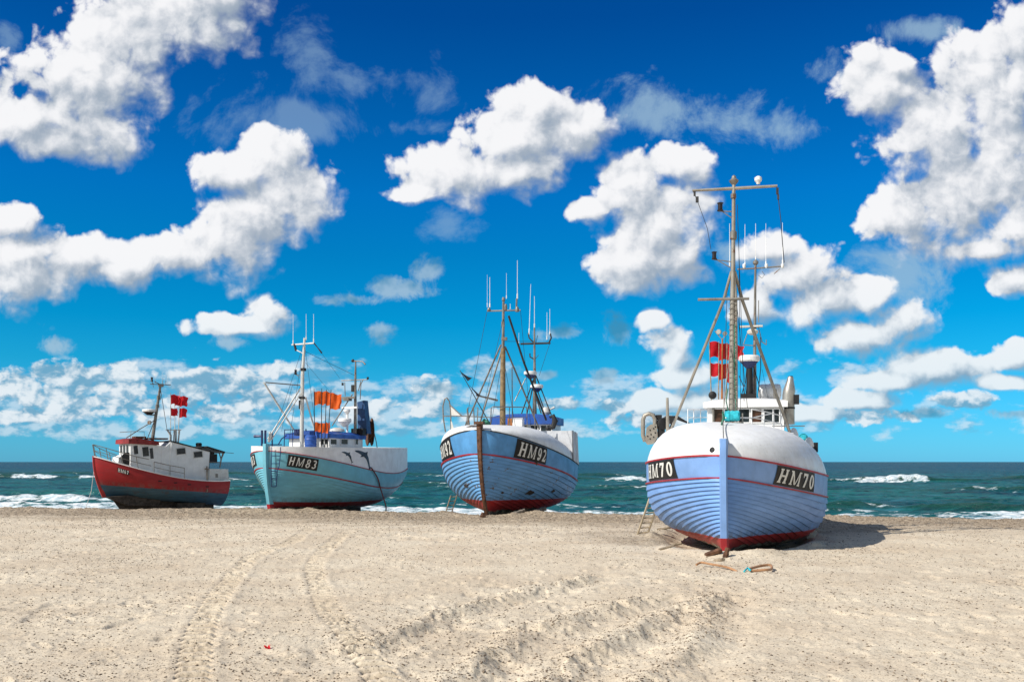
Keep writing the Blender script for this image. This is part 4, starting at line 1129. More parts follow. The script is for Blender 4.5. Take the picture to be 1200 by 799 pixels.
# white hand rails on the foredeck
def rail(root, pts, hgt, segs, mat, r=0.014, mids=0):
    """rail over deck points: posts plus top tube"""
    post = []
    tops = [Vector(p) + Vector((0, 0, hgt)) for p in pts]
    sg = [([Vector(p), t2], r) for p, t2 in zip(pts, tops)] + [(tops, r)]
    for k in range(mids):
        sg.append(([Vector(p) + Vector((0, 0, hgt * (k + 1) / (mids + 1))) for p in pts], r * 0.8))
    return tubepart(root, 'railing', sg, mat, 6)
def on_deck(root, h_, hd, px, xl, py=495):
    p = XP(root, px, py, xl); p.z = deckz(h_, hd, xl, p.y) - 0.01; return p
xr = mx - 1.2
for grp in ((804, 809, 821), ):
    pts = [on_deck(r70, h, hd70, q, xr + dx_) for q, dx_ in ((806, 0.3), (813, 0.1), (821, -0.1), (829, -0.2))]
    rail(r70, pts, 0.42, 1, 'white', 0.013, 1)
pts = [on_deck(r70, h, hd70, q, xr + 0.4 - 0.25 * i) for i, q in enumerate((881, 895.5, 907, 916))]
rail(r70, pts, 0.42, 1, 'white', 0.014, 1)
tubepart(r70, 'railing', [([on_deck(r70, h, hd70, 850, mx + 0.3) + Vector((0, 0, 0.12)), pts[0] + Vector((0, 0, 0.2)), pts[2] + Vector((0, 0, 0.44))], 0.016)], 'white', 6)
pl = on_deck(r70, h, hd70, 782.5, mx - 1.0)
tubepart(r70, 'deck_post', [([pl, XP(r70, 782, 466, mx - 1.0)], [0.05, 0.035])], 'alu', 10)
# net hauler on the starboard side
xh = mx - 2.4
H_ = lambda px, py, d=0.0: XP(r70, px, py, xh + d)
loop = [H_(756, 517), H_(753.5, 510), H_(753.5, 492), H_(755.5, 486.5), H_(760.5, 484.5), H_(765.5, 486.5), H_(767.5, 491), H_(767.5, 497)]
hs = part(MB().path(loop + [], 0.060, 10), 'net_hauler', M['alu'], r70, world=False)
part(MB().prism([H_(758, 501), H_(763, 497), H_(770, 497), H_(771, 512), H_(766, 520), H_(759, 521), H_(756, 517)], (0.05, 0, 0)), 'hauler_plate', M['alu'], r70, world=False, parent=hs)
mb = MB()
for (qx, qy) in ((762, 504), (766, 502), (768, 507), (763, 509), (766, 512), (762, 514), (768, 500), (759, 511)):
    mb.lathe(H_(qx, qy, 0.046), [(0.022, 0), (0.022, 0.012)], axis=(1, 0, 0), n=8)
each(mb, 'plate_hole', M['black'], r70, world=False, parent=hs)
part(MB().lathe(H_(776, 497, -0.1), [(0.10, -0.15), (0.17, -0.1), (0.12, 0.0), (0.17, 0.12), (0.10, 0.15)], axis=(1, 0.4, 0.1), n=14).box(H_(775, 506, -0.1), (0.2, 0.18, 0.3)).path([H_(770, 513, -0.1), H_(774, 503, -0.1), H_(779, 490, -0.1), H_(784, 487, -0.1)], 0.045, 8).box(H_(772, 489, -0.1), (0.14, 0.16, 0.14))
     .path([H_(784, 489), H_(794, 489.5), H_(801, 493), H_(808, 496)], [0.05, 0.055, 0.035, 0.02], 8).box(H_(786, 492), (0.16, 0.2, 0.22)).path([H_(779, 512), H_(786, 500), H_(790, 492)], 0.03, 8), 'hauler_motor', M['black'], r70, world=False, parent=hs)
part(MB().path([H_(768, 516, -0.05), H_(778, 521, -0.3), H_(795, 521, -0.3)], 0.07, 8), 'hauler_arm', M['alu'], r70, world=False, parent=hs)
# second mast and aerials above the wheelhouse
xs_ = -0.9
S = lambda px, py, d=0.0: XP(r70, px, py, xs_ + d)
m2 = part(MB().path([S(884.5, 470), S(884.5, 390), S(885.3, 310)], [0.055, 0.042, 0.03], 10), 'aft_mast', M['galv'], r70, world=False)
part(MB().lathe(S(885.5, 308), [(0.02, -0.08), (0.08, -0.02), (0.08, 0.03), (0.02, 0.09)], n=12), 'mast_cap', M['galv'], r70, world=False, parent=m2)
tubepart(r70, 'aerial_yard', [([S(864, 315.5), S(885, 314.5), S(918, 312)], 0.022), ([S(907, 321), S(914, 315)], 0.012), ([S(893, 318), S(896, 322), S(893, 326), S(889, 323)], 0.008)], 'galv', 7)
for px_a, yb_, yt in ((855, 312, 262), (873, 314, 263), (885.5, 306, 262), (897.5, 313, 262), (917, 311, 261)):
    whip(r70, S(px_a, yb_), S(px_a, yt), 0.008)
for px_a in (872, 898, 917):
    part(MB().lathe(S(px_a, 311.5), [(0.02, -0.07), (0.045, -0.03), (0.045, 0.04), (0.02, 0.06)], n=10), 'aerial_base', M['white'], r70, world=False)
part(MB().path([S(888, 383.5), S(881, 383.5)], 0.02, 6).box(S(880.5, 382.5, 0.1), (0.16, 0.62, 0.045)).lathe(S(882, 390, 0.1), [(0.05, -0.06), (0.14, -0.02), (0.16, 0.05), (0.10, 0.1)], n=14), 'radar_scanner', M['offwhite'], r70, world=False)
for a_, b_ in (((876, 390), (871, 404)), ((871, 404), (884, 405)), ((889, 378), (889, 352)), ((892, 400), (898, 404)), ((898, 404), (898, 398)), ((888, 380), (893, 400))):
    tubepart(r70, 'mast_bracket', [([S(*a_, 0.05), S(*b_, 0.05)], 0.013)], 'galv', 6, parent=m2)
radome(r70, loc2w(r70, S(878, 422.5, 0.25)), 0.29, 0.22)
part(MB().path([S(878.5, 467, 0.25), S(878.5, 430, 0.25)], [0.10, 0.085], 12).box(S(877, 464, 0.25), (0.3, 0.42, 0.12)), 'radar_column', M['black'], r70, world=False)
for (q1, q2) in (((873, 466), (866, 440)), ((891, 467), (883, 430)), ((868, 465), (875, 432)), ((888, 466), (891, 395))):
    tubepart(r70, 'cable', [([S(*q1, 0.1), S((q1[0] + q2[0]) / 2 + 2, (q1[1] + q2[1]) / 2, 0.1), S(*q2, 0.1)], 0.012)], 'ropedark', 5)
part(MB().path([S(900, 466, -0.2), S(893, 432.5, -0.2)], 0.004, 4), 'thin_aerial', M['ropedark'], r70, world=False)
# exhaust, life raft canister, box
E_ = lambda px, py: XP(r70, px, py, -0.35)
ex = part(MB().path([E_(924, 497), E_(924, 478)], 0.165, 18).path([E_(924, 478), E_(924, 463), E_(925, 457), E_(926, 447), E_(926.5, 441.5)], [0.165, 0.165, 0.165, 0.10, 0.075], 18), 'exhaust_pipe', M['steel'], r70, world=False)
each(MB().path([E_(924, 479), E_(924, 477)], 0.175, 18).path([E_(926.5, 441.6), E_(926.5, 440.6)], 0.06, 12), 'exhaust_band', M['rubber'], r70, world=False, parent=ex)
part(MB().box(E_(933, 468), (0.16, 0.16, 0.26)), 'floodlight', M['black'], r70, world=False)
c = XP(r70, 902, 459, -1.4); 
part(MB().lathe(c - Vector((0, 0.32, 0)), [(0.10, 0), (0.20, 0.03), (0.22, 0.1), (0.22, 0.3), (0.235, 0.31), (0.235, 0.34), (0.22, 0.35), (0.22, 0.55), (0.20, 0.61), (0.10, 0.64)], axis=(0, 1, 0), n=18), 'life_raft_canister', M['white'], r70, world=False)
each(MB().path([XP(r70, 909, 470, -0.5), XP(r70, 908, 456, -0.5)], 0.05, 8).path([XP(r70, 836, 500, -0.02), XP(r70, 836, 476, 0.1)], 0.03, 8), 'vent_pipe', M['galv'], r70, world=False)
part(MB().lathe(XP(r70, 835, 463, -0.2), [(0.04, -0.09), (0.11, -0.05), (0.11, 0.05), (0.05, 0.09)], axis=(1, 0, 0), n=14), 'hooter', M['black'], r70, world=False)
# floodlights above the flags
F_ = lambda px, py: XP(r70, px, py, -0.5)
part(MB().path([F_(846, 470), F_(846.5, 397)], [0.03, 0.022], 8), 'lamp_pole', M['orangewood'], r70, world=False)
each(MB().path([F_(838, 388), F_(843, 394), F_(846.5, 398), F_(850, 392)], 0.015, 6).lathe(F_(843, 389), [(0.03, -0.05), (0.07, 0), (0.07, 0.06)], axis=(1, -0.4, 0), n=10).lathe(F_(849, 391), [(0.03, -0.05), (0.06, 0), (0.06, 0.06)], axis=(1, 0.4, 0), n=10), 'deck_light', M['steel'], r70, world=False)
zr = 3.72
for (pa, pb, fl, lab) in (((833.5, 468), (831, 398), [(0.97, 0.50, 0.44), (0.62, 0.36, 0.38)], 'leftmost red marker flag pole on the wheelhouse roof of the nearest boat'),
                          ((842, 469), (842.5, 400), [(0.96, 0.55, 0.46), (0.62, 0.50, 0.44)], 'middle red marker flag pole behind the mast of the nearest boat'),
                          ((851, 469), (852, 401), [(0.97, 0.48, 0.42), (0.60, 0.10, 0.50)], 'right red marker flag pole, its cloth showing past the mast of the nearest boat')):
    f_ = F_(*pa); f_.z = zr + 0.0; f_.x -= 0.15 * rnd.random(); tp = F_(*pb); tp.x = f_.x
    marker(r70, f_, tp, fl, lab, pole='rawwood')
# right-hand fittings at the deck edge
p_ = on_deck(r70, h, hd70, 941, mx - 2.2)
part(MB().lathe(p_, [(0.10, 0), (0.14, 0.05), (0.12, 0.14), (0.05, 0.2)], n=12), 'blue_float', M['ropeblue'], r70, world=False)
p_ = on_deck(r70, h, hd70, 954, mx - 2.6)
part(MB().box(p_ + Vector((0, 0.02, 0.1)), (0.2, 0.16, 0.26)), 'side_light_box', M['black'], r70, world=False)
for q, xx in ((930, -1.6), (948, -2.0)):
    p_ = on_deck(r70, h, hd70, q, mx + xx)
    part(MB().lathe(p_ - Vector((0, 0, 0.05)), [(0.13, 0), (0.12, 0.1), (0.07, 0.22), (0.02, 0.26)], n=14), 'mushroom_vent', M['white'], r70, world=False)
tubepart(r70, 'railing', [([XP(r70, 905, 499, mx - 1.8), XP(r70, 925, 499, mx - 1.9), XP(r70, 943, 499, mx - 2.0)], 0.013)], 'galv', 6)

# ================================================================== boat HM92
r92 = boat_root('92', 'weathered blue clinker boat HM92 with rusty brown stem and red bottom, second from right')
h = h92 = Hull('92', [(0, 3.18), (0.08, 2.93), (0.25, 2.50), (0.5, 2.10), (0.75, 1.92), (1, 2.02)], [(0, 2.30), (0.08, 2.12), (0.25, 1.83), (0.5, 1.42), (0.75, 1.22), (1, 1.35)], zk=-0.12, tm=0.46, m=0.60, k=0.55, kp=2.4, rake=1.05, full=(1.2, 3.2, 0.92, 0.58), heel=0.035, zkstern=0.6)
def zb92(t_):
    e = min(t_ / 0.40, 1); return 0.60 * (1 - e) ** 1.6 + (h92.zk(t_) + 0.03) * (1 - (1 - e) ** 1.6)
hp = part(planks(h, zb92, h.z2, 14, 0.048), 'hull', M['hull92'], r92, world=False)
part(skin(h, lambda t_: h.zk(t_), lambda t_: zb92(t_) + 0.01, 0.0, 5), 'hull_bottom', M['hull92'], r92, world=False, parent=hp)
bw = part(skin(h, h.z2, h.zs, 0.012, 5), 'bulwark', M['blue92'], r92, world=False)
part(strip(h, h.z2, 0.030, 0.05), 'rub_rail', M['redline'], r92, world=False)
part(strip(h, h.zs, 0.022, 0.04), 'rub_rail', M['darkwood'], r92, world=False)
hd92 = lambda t_: 0.05 + 0.95 * (1 - (1 - min(t_ / 0.30, 1)) ** 1.5)
part(whaleback(h, hd92, 0.44, 0.62, 0.85), 'foredeck', M['white'], r92, world=False)
zt92 = lambda t_: 3.30
mb = MB()
for side in (1, -1):
    mb.grid(lambda a, v: (lambda t_: (lambda p, q: tuple(Vector(p) * (1 - v) + q * v))(h92.pos(t_, h92.zs(t_) + 0.01, side, 0.03), Vector((h92.pos(t_, h92.zs(t_), side, 0)[0], side * (h92.raw(t_, h92.zs(t_))[1] * 0.985), 3.28 - 0.10 * a + 0.03 * math.sin(a * 17)))))(0.46 + 0.36 * a), 24, 8, flip=(side < 0))
pts = [Vector((h92.L / 2 - h92.L * t_, s_ * h92.raw(t_, h92.zs(t_))[1] * 0.985, 3.28 - 0.1 * (t_ - 0.46) / 0.36)) for s_, ts_ in ((1, (0.46, 0.58, 0.7, 0.82)), (-1, (0.82, 0.7, 0.58, 0.46))) for t_ in ts_]
mb.add([tuple(p) for p in pts], [tuple(range(len(pts)))])
for t_, fl in ((0.46, 0), (0.82, 1)):
    w0 = h92.raw(t_, h92.zs(t_))[1]; x_ = h92.L / 2 - h92.L * t_; zz = h92.zs(t_) - 0.1
    mb.add([(x_, -w0, zz), (x_, w0, zz), (x_, w0 * 0.985, 3.28 - (0.1 if fl else 0)), (x_, -w0 * 0.985, 3.28 - (0.1 if fl else 0))], [(0, 1, 2, 3)])
part(mb, 'aft_shelter', M['tarp'], r92, world=False)
mb = MB()
for t_ in (0.47, 0.56, 0.65, 0.74, 0.815):
    p = Vector(h92.pos(t_, h92.zs(t_) + 0.01, 1, 0.04)); q = Vector((p.x, h92.raw(t_, h92.zs(t_))[1] * 0.985 + 0.012, 3.26))
    mb.path([p, q], 0.018, 6)
each(mb, 'shelter_batten', M['white'], r92, world=False)
st92 = part(stem(h, 3.36, 0.10, 0.13, 0.0, 16, 0.6), 'stem_post', M['rustiron'], r92, world=False)
part(MB().box((h.raw(0, 3.3)[0] + 0.05, 0, 3.42), (0.3, 0.34, 0.10)), 'stem_head', M['rustiron'], r92, world=False, parent=st92)
part(keel(h, -0.30, 0.02), 'keel', M['darkwood'], r92, world=False)
part(transom(h), 'transom', M['blue92'], r92, world=False)
number_board(h, 'HM92', 1, tpx(h, r92, 1, 602, 2.3), tpx(h, r92, 1, 640, 2.2), lambda t_: h92.z2(t_) + 0.05, lambda t_: h92.zs(t_) - 0.04, r92, bw, slant=0.10, warp=0.78)
number_board(h, 'HM92', -1, tpx(h, r92, -1, 532, 2.3), 0.22, lambda t_: h92.z2(t_) + 0.05, lambda t_: h92.zs(t_) - 0.04, r92, bw, slant=0.10)
# worn patches where the paint was scraped to dark wood
mb = MB()
for (t_, z, side, l, hgt) in ((0.07, 0.86, 1, 0.10, 0.07), (0.19, 0.86, 1, 0.25, 0.15), (0.30, 0.92, 1, 0.16, 0.10), (0.10, 1.05, -1, 0.22, 0.12), (0.155, 2.03, 1, 0.05, 0.14)):
    ring_ = []
    for k in range(10):
        an = 2 * math.pi * k / 10; rr = 1 + 0.3 * math.sin(k * 2.3 + z)
        ring_.append(h.pos(t_ + math.cos(an) * l * rr / h.L * 0.7, z + math.sin(an) * hgt * rr * 0.6, side, 0.052))
    mb.prism(ring_ if side > 0 else ring_[::-1], (0, side * 0.006, 0))
each(mb, 'scraped_patch', M['darkwood'], r92, world=False, parent=hp, flat=True)
# wheelhouse
wc = XP(r92, 611, 500, -1.4)
wy0, wy1 = XP(r92, 578, 500, -1.4).y, XP(r92, 647, 500, -1.4).y
zA, zB = XP(r92, 611, 487, -1.3).z, XP(r92, 611, 496.5, -1.3).z
cabin(r92, -3.6, -1.4, wy0, wy1, 2.3, zB, 'white')
roofslab(r92, -3.7, -1.25, wy0 - 0.12, wy1 + 0.12, zB - 0.02, zA, 'blue', 0.10)
for (pa, pb, pm) in ((581, 588, 'glass'), (598, 604, 'glassbrown'), (614, 619, 'glass'), (622, 630, 'glass'), (634, 640, 'glass'), (641.5, 646, 'glass')):
    a, b_ = XP(r92, pa, 498.5, -1.4), XP(r92, pb, 506, -1.4); cc = (a + b_) / 2
    window(r92, cc, (abs(a.y - b_.y), abs(a.z - b_.z)), ((0, 1, 0), (0, 0, 1), (1, 0, 0)), fw=0.04, pane=pm)
C2 = OP(r92, 589, 497).x
Q = lambda px, py, d=0.0: XP(r92, px, py, C2 + d)
m1 = part(MB().path([Q(589, 506), Q(589.5, 408)], [0.125, 0.10], 12), 'mast', M['wood'], r92, world=False)
part(MB().path([Q(589.5, 412), Q(590, 352)], [0.065, 0.045], 10).lathe(Q(590, 352), [(0.04, -0.05), (0.07, 0.0), (0.05, 0.12)], n=10).box(Q(591, 397), (0.14, 0.22, 0.12)).box(Q(589.5, 380), (0.1, 0.12, 0.2)), 'topmast', M['galv'], r92, world=False, parent=m1)
tubepart(r92, 'crossbar', [([Q(571, 364.5), Q(610, 363.5)], 0.03), ([Q(605, 363), Q(605.5, 350)], 0.035)], 'galv')
each(MB().lathe(Q(573, 363), [(0.05, -0.06), (0.08, 0), (0.05, 0.08)], n=10).lathe(Q(592.5, 360), [(0.06, -0.12), (0.07, 0), (0.05, 0.12)], n=10).lathe(Q(606, 363), [(0.08, -0.08), (0.09, 0), (0.05, 0.12)], n=10), 'mast_light', M['galv'], r92, world=False)
for q, yb_, yt, r_ in ((574, 360, 325, .013), (593.5, 350, 320, .008), (571, 360, 322, .006), (606.3, 350, 305, .013), (598, 362, 356, .012)):
    whip(r92, Q(q, yb_), Q(q, yt), r_)
for (a_, b_, xa, r_, mt) in (((587, 404), (544, 502), -0.6, .035, 'galv'), ((588, 410), (561, 500), 0.2, .035, 'galv'), ((592, 406), (632, 503), -1.6, .035, 'galv'), ((596, 370), (614, 425), -0.5, .045, 'ropedark'), ((614, 425), (640, 492), -2.0, .045, 'ropedark'), ((600, 430), (600.5, 495), -0.8, .02, 'galv'), ((603, 470), (616, 443), -2.0, .022, 'galv')):
    d0 = {614: -0.5, 603: -1.6}.get(a_[0], 0)
    tubepart(r92, 'mast_leg' if r_ == .035 else 'stay', [([Q(*a_, d0), Q(*b_, xa)], r_)], mt, 7)
# aft mast with two radar domes
T = lambda px, py, d=0.0: XP(r92, px, py, -2.4 + d)
am = part(MB().path([T(626.5, 487), T(626.5, 440), T(626.2, 384)], [0.10, 0.06, 0.035], 10), 'aft_mast', M['galv'], r92, world=False)
tubepart(r92, 'aerial_yard', [([T(610, 403), T(645, 402)], 0.045), ([T(626, 402), T(620, 396), T(619, 390)], 0.03), ([T(626, 421), T(621, 418), T(621, 414)], 0.03), ([T(643, 402), T(646, 396), T(645, 391)], 0.035), ([T(628, 402), T(630, 393)], 0.012), ([T(627, 421), T(631, 416)], 0.012)], 'ropedark', 7)
for q, yb_, yt, r_ in ((620, 392, 333, .012), (626.3, 384, 347, .013), (641, 398, 366, .012), (644.3, 392, 362, .012), (608, 402, 390, .008)):
    whip(r92, T(q, yb_), T(q + (2 if q == 620 else 0), yt), r_)
radome(r92, loc2w(r92, T(621.5, 438.5, 0.1)), 0.29, 0.20)
radome(r92, loc2w(r92, T(629, 454, 0.1)), 0.29, 0.20)
for a_, b_ in (((625, 445), (610, 488)), ((627, 450), (640, 486)), ((628, 440), (646, 486)), ((626, 458), (634, 484)), ((624, 455), (617, 487))):
    tubepart(r92, 'mast_leg', [([T(*a_), T(*b_, 0.4)], 0.028)], 'ropedark', 6)
part(MB().lathe(T(640, 483, 0.3), [(0.16, -0.1), (0.2, 0), (0.12, 0.22)], n=12).path([T(644, 480, 0.3), T(650, 477, 0.3)], [0.03, 0.05], 7), 'roof_vent', M['offwhite'], r92, world=False)
part(MB().path([XP(r92, 640, 503, -1.1), XP(r92, 648, 500, -1.1), XP(r92, 650.5, 493, -1.1), XP(r92, 648, 487, -1.1), XP(r92, 644, 489, -1.1)], [0.08, 0.12, 0.13, 0.10, 0.05], 9), 'rubber_bumper', M['rubber'], r92, world=False)
# rails, hoop and gear on the bow
K_ = lambda px, py, d=0.0: XP(r92, px, py, 3.4 + d)
hoop = [K_(522, 506, -1.2), K_(519.5, 490, -1.2), K_(519, 476, -1.2), K_(521, 467.5, -1.2), K_(523.5, 466, -1.2), K_(526.5, 470, -1.2), K_(528, 480, -1.2), K_(528.5, 503, -1.2)]
tubepart(r92, 'hoop', [(hoop, 0.028), ([K_(520, 487.5, -1.2), K_(545, 487.5, 0), K_(575, 489, -0.2)], 0.020), ([K_(527, 474, -1.2), K_(541, 487, -0.2)], 0.022)], 'galv', 7)
each(MB().prism([K_(528, 476, -1.2), K_(540, 487, -0.6), K_(529, 486.5, -1.2)], (0.01, 0, 0)).prism([K_(528.5, 490, -1.2), K_(532, 503, -1.0), K_(528.5, 503, -1.2)], (0.01, 0, 0)), 'net_gusset', M['offwhite'], r92, world=False)
tubepart(r92, 'railing', [([K_(548, 503), K_(548, 477.5), K_(560, 477.5), K_(559, 503)], 0.022), ([K_(550, 500), K_(547.5, 479)], 0.035), ([K_(556, 502), K_(555, 479)], 0.022)], 'galv', 7)
tubepart(r92, 'railing', [([K_(575, 502, -1), K_(575.5, 478, -1), K_(578, 476.5, -1), K_(617, 477, -2.0), K_(618, 502, -2.0)], 0.022), ([K_(597, 477, -1.5), K_(597, 502, -1.5)], 0.018), ([K_(576, 489, -1), K_(618, 489, -2)], 0.014), ([K_(627, 502, -2.2), K_(626, 480, -2.2), K_(618, 478, -2.0)], 0.018)], 'galv', 7)
part(MB().box(K_(567, 497, -0.5), (0.3, 0.35, 0.22)).path([K_(563, 500, -.4), K_(568, 493, -.4), K_(573, 497, -.4)], 0.10, 8), 'net_pile', M['ropegreen'], r92, world=False)
part(MB().box(XP(r92, 599, 496, -0.6), (0.25, 0.26, 0.42)), 'wooden_hatch', M['orangewood'], r92, world=False)
cb = XP(r92, 607.5, 495.5, -0.5)
tag(part(MB().box(cb, (0.45, 0.42, 0.34)).box(cb + Vector((0, 0, 0.18)), (0.49, 0.46, 0.03)), 'locker', M['white'], r92, world=False), None, None)
part(MB().path([K_(538, 508, 1.4), K_(545, 502, 1.5), K_(552, 499, 1.6), K_(560, 499, 2.0)], 0.03, 6).path([K_(520, 520, -0.6), K_(529, 511, 0.5), K_(538, 507, 1.4)], 0.03, 6), 'bow_rope', M['darkwood'], r92, world=False)
f0, f1 = K_(576, 500, -0.6), K_(539, 434, -0.6)
Mw = ROOTM[r92.name]
t_ = empty('marker_flag', tuple(Mw @ f0), 0.0, 'slanting pole with two black pennants at the bow of boat HM92', 'marker flag', 'marker flags stowed on the boats')
part(MB().path([Mw @ f0, Mw @ f1], [0.022, 0.014], 7), 'pole', M['ropedark'], t_)
for a_, b_, c_ in (((540, 435.5), (554.5, 442), (548, 446.5)), ((549, 450), (564, 463), (560, 464.5))):
    A0, A1, A2 = [Mw @ K_(*q, -0.6) for q in (a_, b_, c_)]
    mb = MB(); mb.grid(lambda u, v: tuple(A0.lerp(A2, v).lerp(A1, u * v) + Vector((0, 0.05 * math.sin(u * 6), 0))), 8, 8)
    part(mb, 'flag', M['blackflag'], t_, sharp=80)
tubepart(r92, 'boom', [([K_(558, 463, -1), K_(583, 469, -1.6)], [0.03, 0.045])], 'galv', 8)

for (a_, da, b_, db) in (((571, 364), 0, (545, 500), 0.5), ((610, 364), 0, (622, 500), -2.2), ((590, 372), 0, (562, 498), 2.8), ((590, 400), 0, (626, 400), -2.4), ((644, 403), -2.4, (632, 440), -2.4), ((587, 430), 0, (575, 500), 0.4), ((592, 430), 0, (604, 500), -0.8)):
    tubepart(r92, 'stay_wire', [([Q(*a_, da), Q(*b_, db)], .008)], 'ropedark', 4)
# ================================================================== boat HM83
r83 = boat_root('83', 'teal clinker boat HM83 with tall white bulwark and two painted dolphins')
h = h83 = Hull('83', [(0, 2.44), (0.25, 2.02), (0.6, 1.56), (0.8, 1.56), (1, 1.72)], [(0, 1.76), (0.25, 1.34), (0.6, 0.90), (0.8, 0.90), (1, 1.08)], zk=-0.10, tm=0.45, m=0.58, k=0.32, kp=2.2, rake=0.35, full=(1.2, 3.2, 0.9, 0.58), heel=0.02, zkstern=0.42)
def zb83(t_):
    e = min(t_ / 0.35, 1); return 0.42 * (1 - e) ** 1.6 + (h83.zk(t_) + 0.03) * (1 - (1 - e) ** 1.6)
hp = part(planks(h, zb83, h.z2, 15, 0.040), 'hull', M['hull83'], r83, world=False)
part(skin(h, lambda t_: h.zk(t_), lambda t_: zb83(t_) + 0.01, 0.0, 5), 'hull_bottom', M['hull83'], r83, world=False, parent=hp)
bw = part(skin(h, h.z2, h.zs, 0.012, 5), 'bulwark', M['teal83'], r83, world=False)
top83 = lambda t_: 2.62 + 0.08 * t_
part(skin(h, lambda t_: h.zs(t_), top83, 0.008, 5), 'white_bulwark', M['white'], r83, world=False)
h.zs_save = h.zs
for zf, hw in ((h.z2, 0.024), (h.zs, 0.018)):
    part(strip(h, zf, hw, 0.045), 'rub_rail', M['redline'], r83, world=False)
mb = MB(); mb.grid(lambda a, v: (lambda t_: (h83.raw(t_, 2.6)[0], (2 * v - 1) * max(h83.raw(t_, 2.6)[1] - 0.02, 0), top83(t_) - 0.10))(a ** 1.3), 40, 8)
part(mb, 'deck', M['offwhite'], r83, world=False)
N_ = 12
mb = MB(); pts = [h.pos(1.0, h.zk(1) + (top83(1) - h.zk(1)) * j / N_, 1) for j in range(N_ + 1)] + [h.pos(1.0, h.zk(1) + (top83(1) - h.zk(1)) * j / N_, -1) for j in range(N_, -1, -1)]
mb.prism(pts, (0.02, 0, 0)); part(mb, 'transom', M['white'], r83, world=False)
part(stem(h, 2.72, 0.10, 0.14, 0.30), 'stem_post', M['teal83'], r83, world=False)
part(stem(h, 0.31, 0.102, 0.142, -0.1, 4), 'stem_foot', M['redline'], r83, world=False)
part(keel(h, -0.32, 0.06, 0.12, 0.80), 'keel', M['darkwood'], r83, world=False)
number_board(h, 'HM83', 1, tpx(h, r83, 1, 336, 1.9), tpx(h, r83, 1, 372, 1.8), lambda t_: h83.z2(t_) + 0.14, lambda t_: h83.zs(t_) - 0.07, r83, bw, serif=False, slant=0.16, fill=0.72)
number_board(h, 'HM83', -1, tpx(h, r83, -1, 301, 1.9), 0.17, lambda t_: h83.z2(t_) + 0.14, lambda t_: h83.zs(t_) - 0.07, r83, bw, serif=False, slant=0.16, fill=0.72)
# two dolphins painted on the white bulwark
DOL = [(0.0, 0.02), (0.10, 0.10), (0.20, 0.13), (0.34, 0.15), (0.40, 0.26), (0.47, 0.15), (0.62, 0.10), (0.78, 0.02), (0.90, -0.02), (1.0, 0.07), (0.97, -0.04), (1.0, -0.14), (0.90, -0.08), (0.76, -0.06), (0.58, -0.02), (0.44, -0.02), (0.36, -0.14), (0.33, -0.03), (0.18, -0.02), (0.08, -0.02)]
for (cx, cz, ln, an) in ((0.0, 0, 0, 0),):
    pass
def flank(px, py):
    """t, z on the port skin that is seen at a pixel"""
    best = None
    for i in range(2, 1000, 3):
        t_ = i / 1000; zz = None
        p = loc2w(r83, Vector(h83.pos(t_, 2.1, 1))); X = 600 + FPX * p.x / p.y
        if best is None or abs(X - px) < best[0]: best = (abs(X - px), t_, p.y)
    return best[1], CAM_H - (py - HOR) / FPX * best[2] + h83.heel * h83.raw(best[1], 2.1)[1]
for (ax_, ay_), (bx_, by_) in (((400, 529.5), (413, 542)), ((415, 528), (434.5, 549))):
    ddx, ddy = bx_ - ax_, by_ - ay_; pl = []
    for (u, v) in DOL:
        bend = 0.16 * math.sin(u * math.pi)
        X = ax_ + ddx * u + ddy * (v + bend) * 0.9; Yp = ay_ + ddy * u - ddx * (v + bend) * 0.9
        t_, zz = flank(X, Yp); pl.append(h83.pos(t_, zz, 1, 0.014))
    part(MB().prism(pl, (0, 0.006, 0)), 'painted_dolphin', M['dolphin'], r83, world=False, flat=True)
# wheelhouse with blue roof
V = lambda px, py, y_=0.0: OP(r83, px, py, y_)
a = V(386, 515, 1.0); b_ = V(425, 515, 1.0)
x_a, x_b = a.x, b_.x
zr1 = XP(r83, 395, 505.5, x_a).z; zr0 = XP(r83, 395, 512.5, x_a).z
cabin(r83, x_b, x_a, -1.0, 1.0, 2.3, zr0, 'white')
roofslab(r83, x_b - 0.1, x_a + 0.15, -1.12, 1.12, zr0 - 0.02, zr1 - 0.05, 'blue', 0.12)
for (pa, pb) in ((387, 394), (399.5, 407), (416, 419)):
    p, q = V(pa, 514.5, 1.0), V(pb, 520.5, 1.0); cc = (p + q) / 2
    window(r83, cc, (abs(p.x - q.x), abs(p.z - q.z)), ((-1, 0, 0), (0, 0, 1), (0, 1, 0)), fw=0.05)
for (pa, pb) in ((376, 380), (381.5, 385)):
    p, q = XP(r83, pa, 514.5, x_a), XP(r83, pb, 520.5, x_a); cc = (p + q) / 2
    window(r83, cc, (abs(p.y - q.y), abs(p.z - q.z)), ((0, 1, 0), (0, 0, 1), (1, 0, 0)), fw=0.04)
mx83 = V(354, 515).x
Z = lambda px, py, d=0.0: XP(r83, px, py, mx83 + d)
m1 = part(MB().path([Z(353.5, 526), Z(354.5, 440), Z(357, 396)], [0.085, 0.075, 0.045], 12), 'mast', M['whiteworn'], r83, world=False)
each(MB().box(Z(354.5, 466), (0.2, 0.22, 0.10)).box(Z(352, 474), (0.1, 0.1, 0.36)).box(Z(355.5, 433), (0.16, 0.18, 0.12)), 'mast_collar', M['black'], r83, world=False, parent=m1)
tubepart(r83, 'crossbar', [([Z(342, 404), Z(368, 402)], 0.032), ([Z(347, 410), Z(355, 414)], 0.02)], 'whiteworn')
each(MB().path([Z(345, 403), Z(347, 411)], 0.05, 8).path([Z(368, 402), Z(372, 407), Z(377, 413.5)], [0.03, 0.02, 0.04], 6), 'signal_horn', M['black'], r83, world=False)
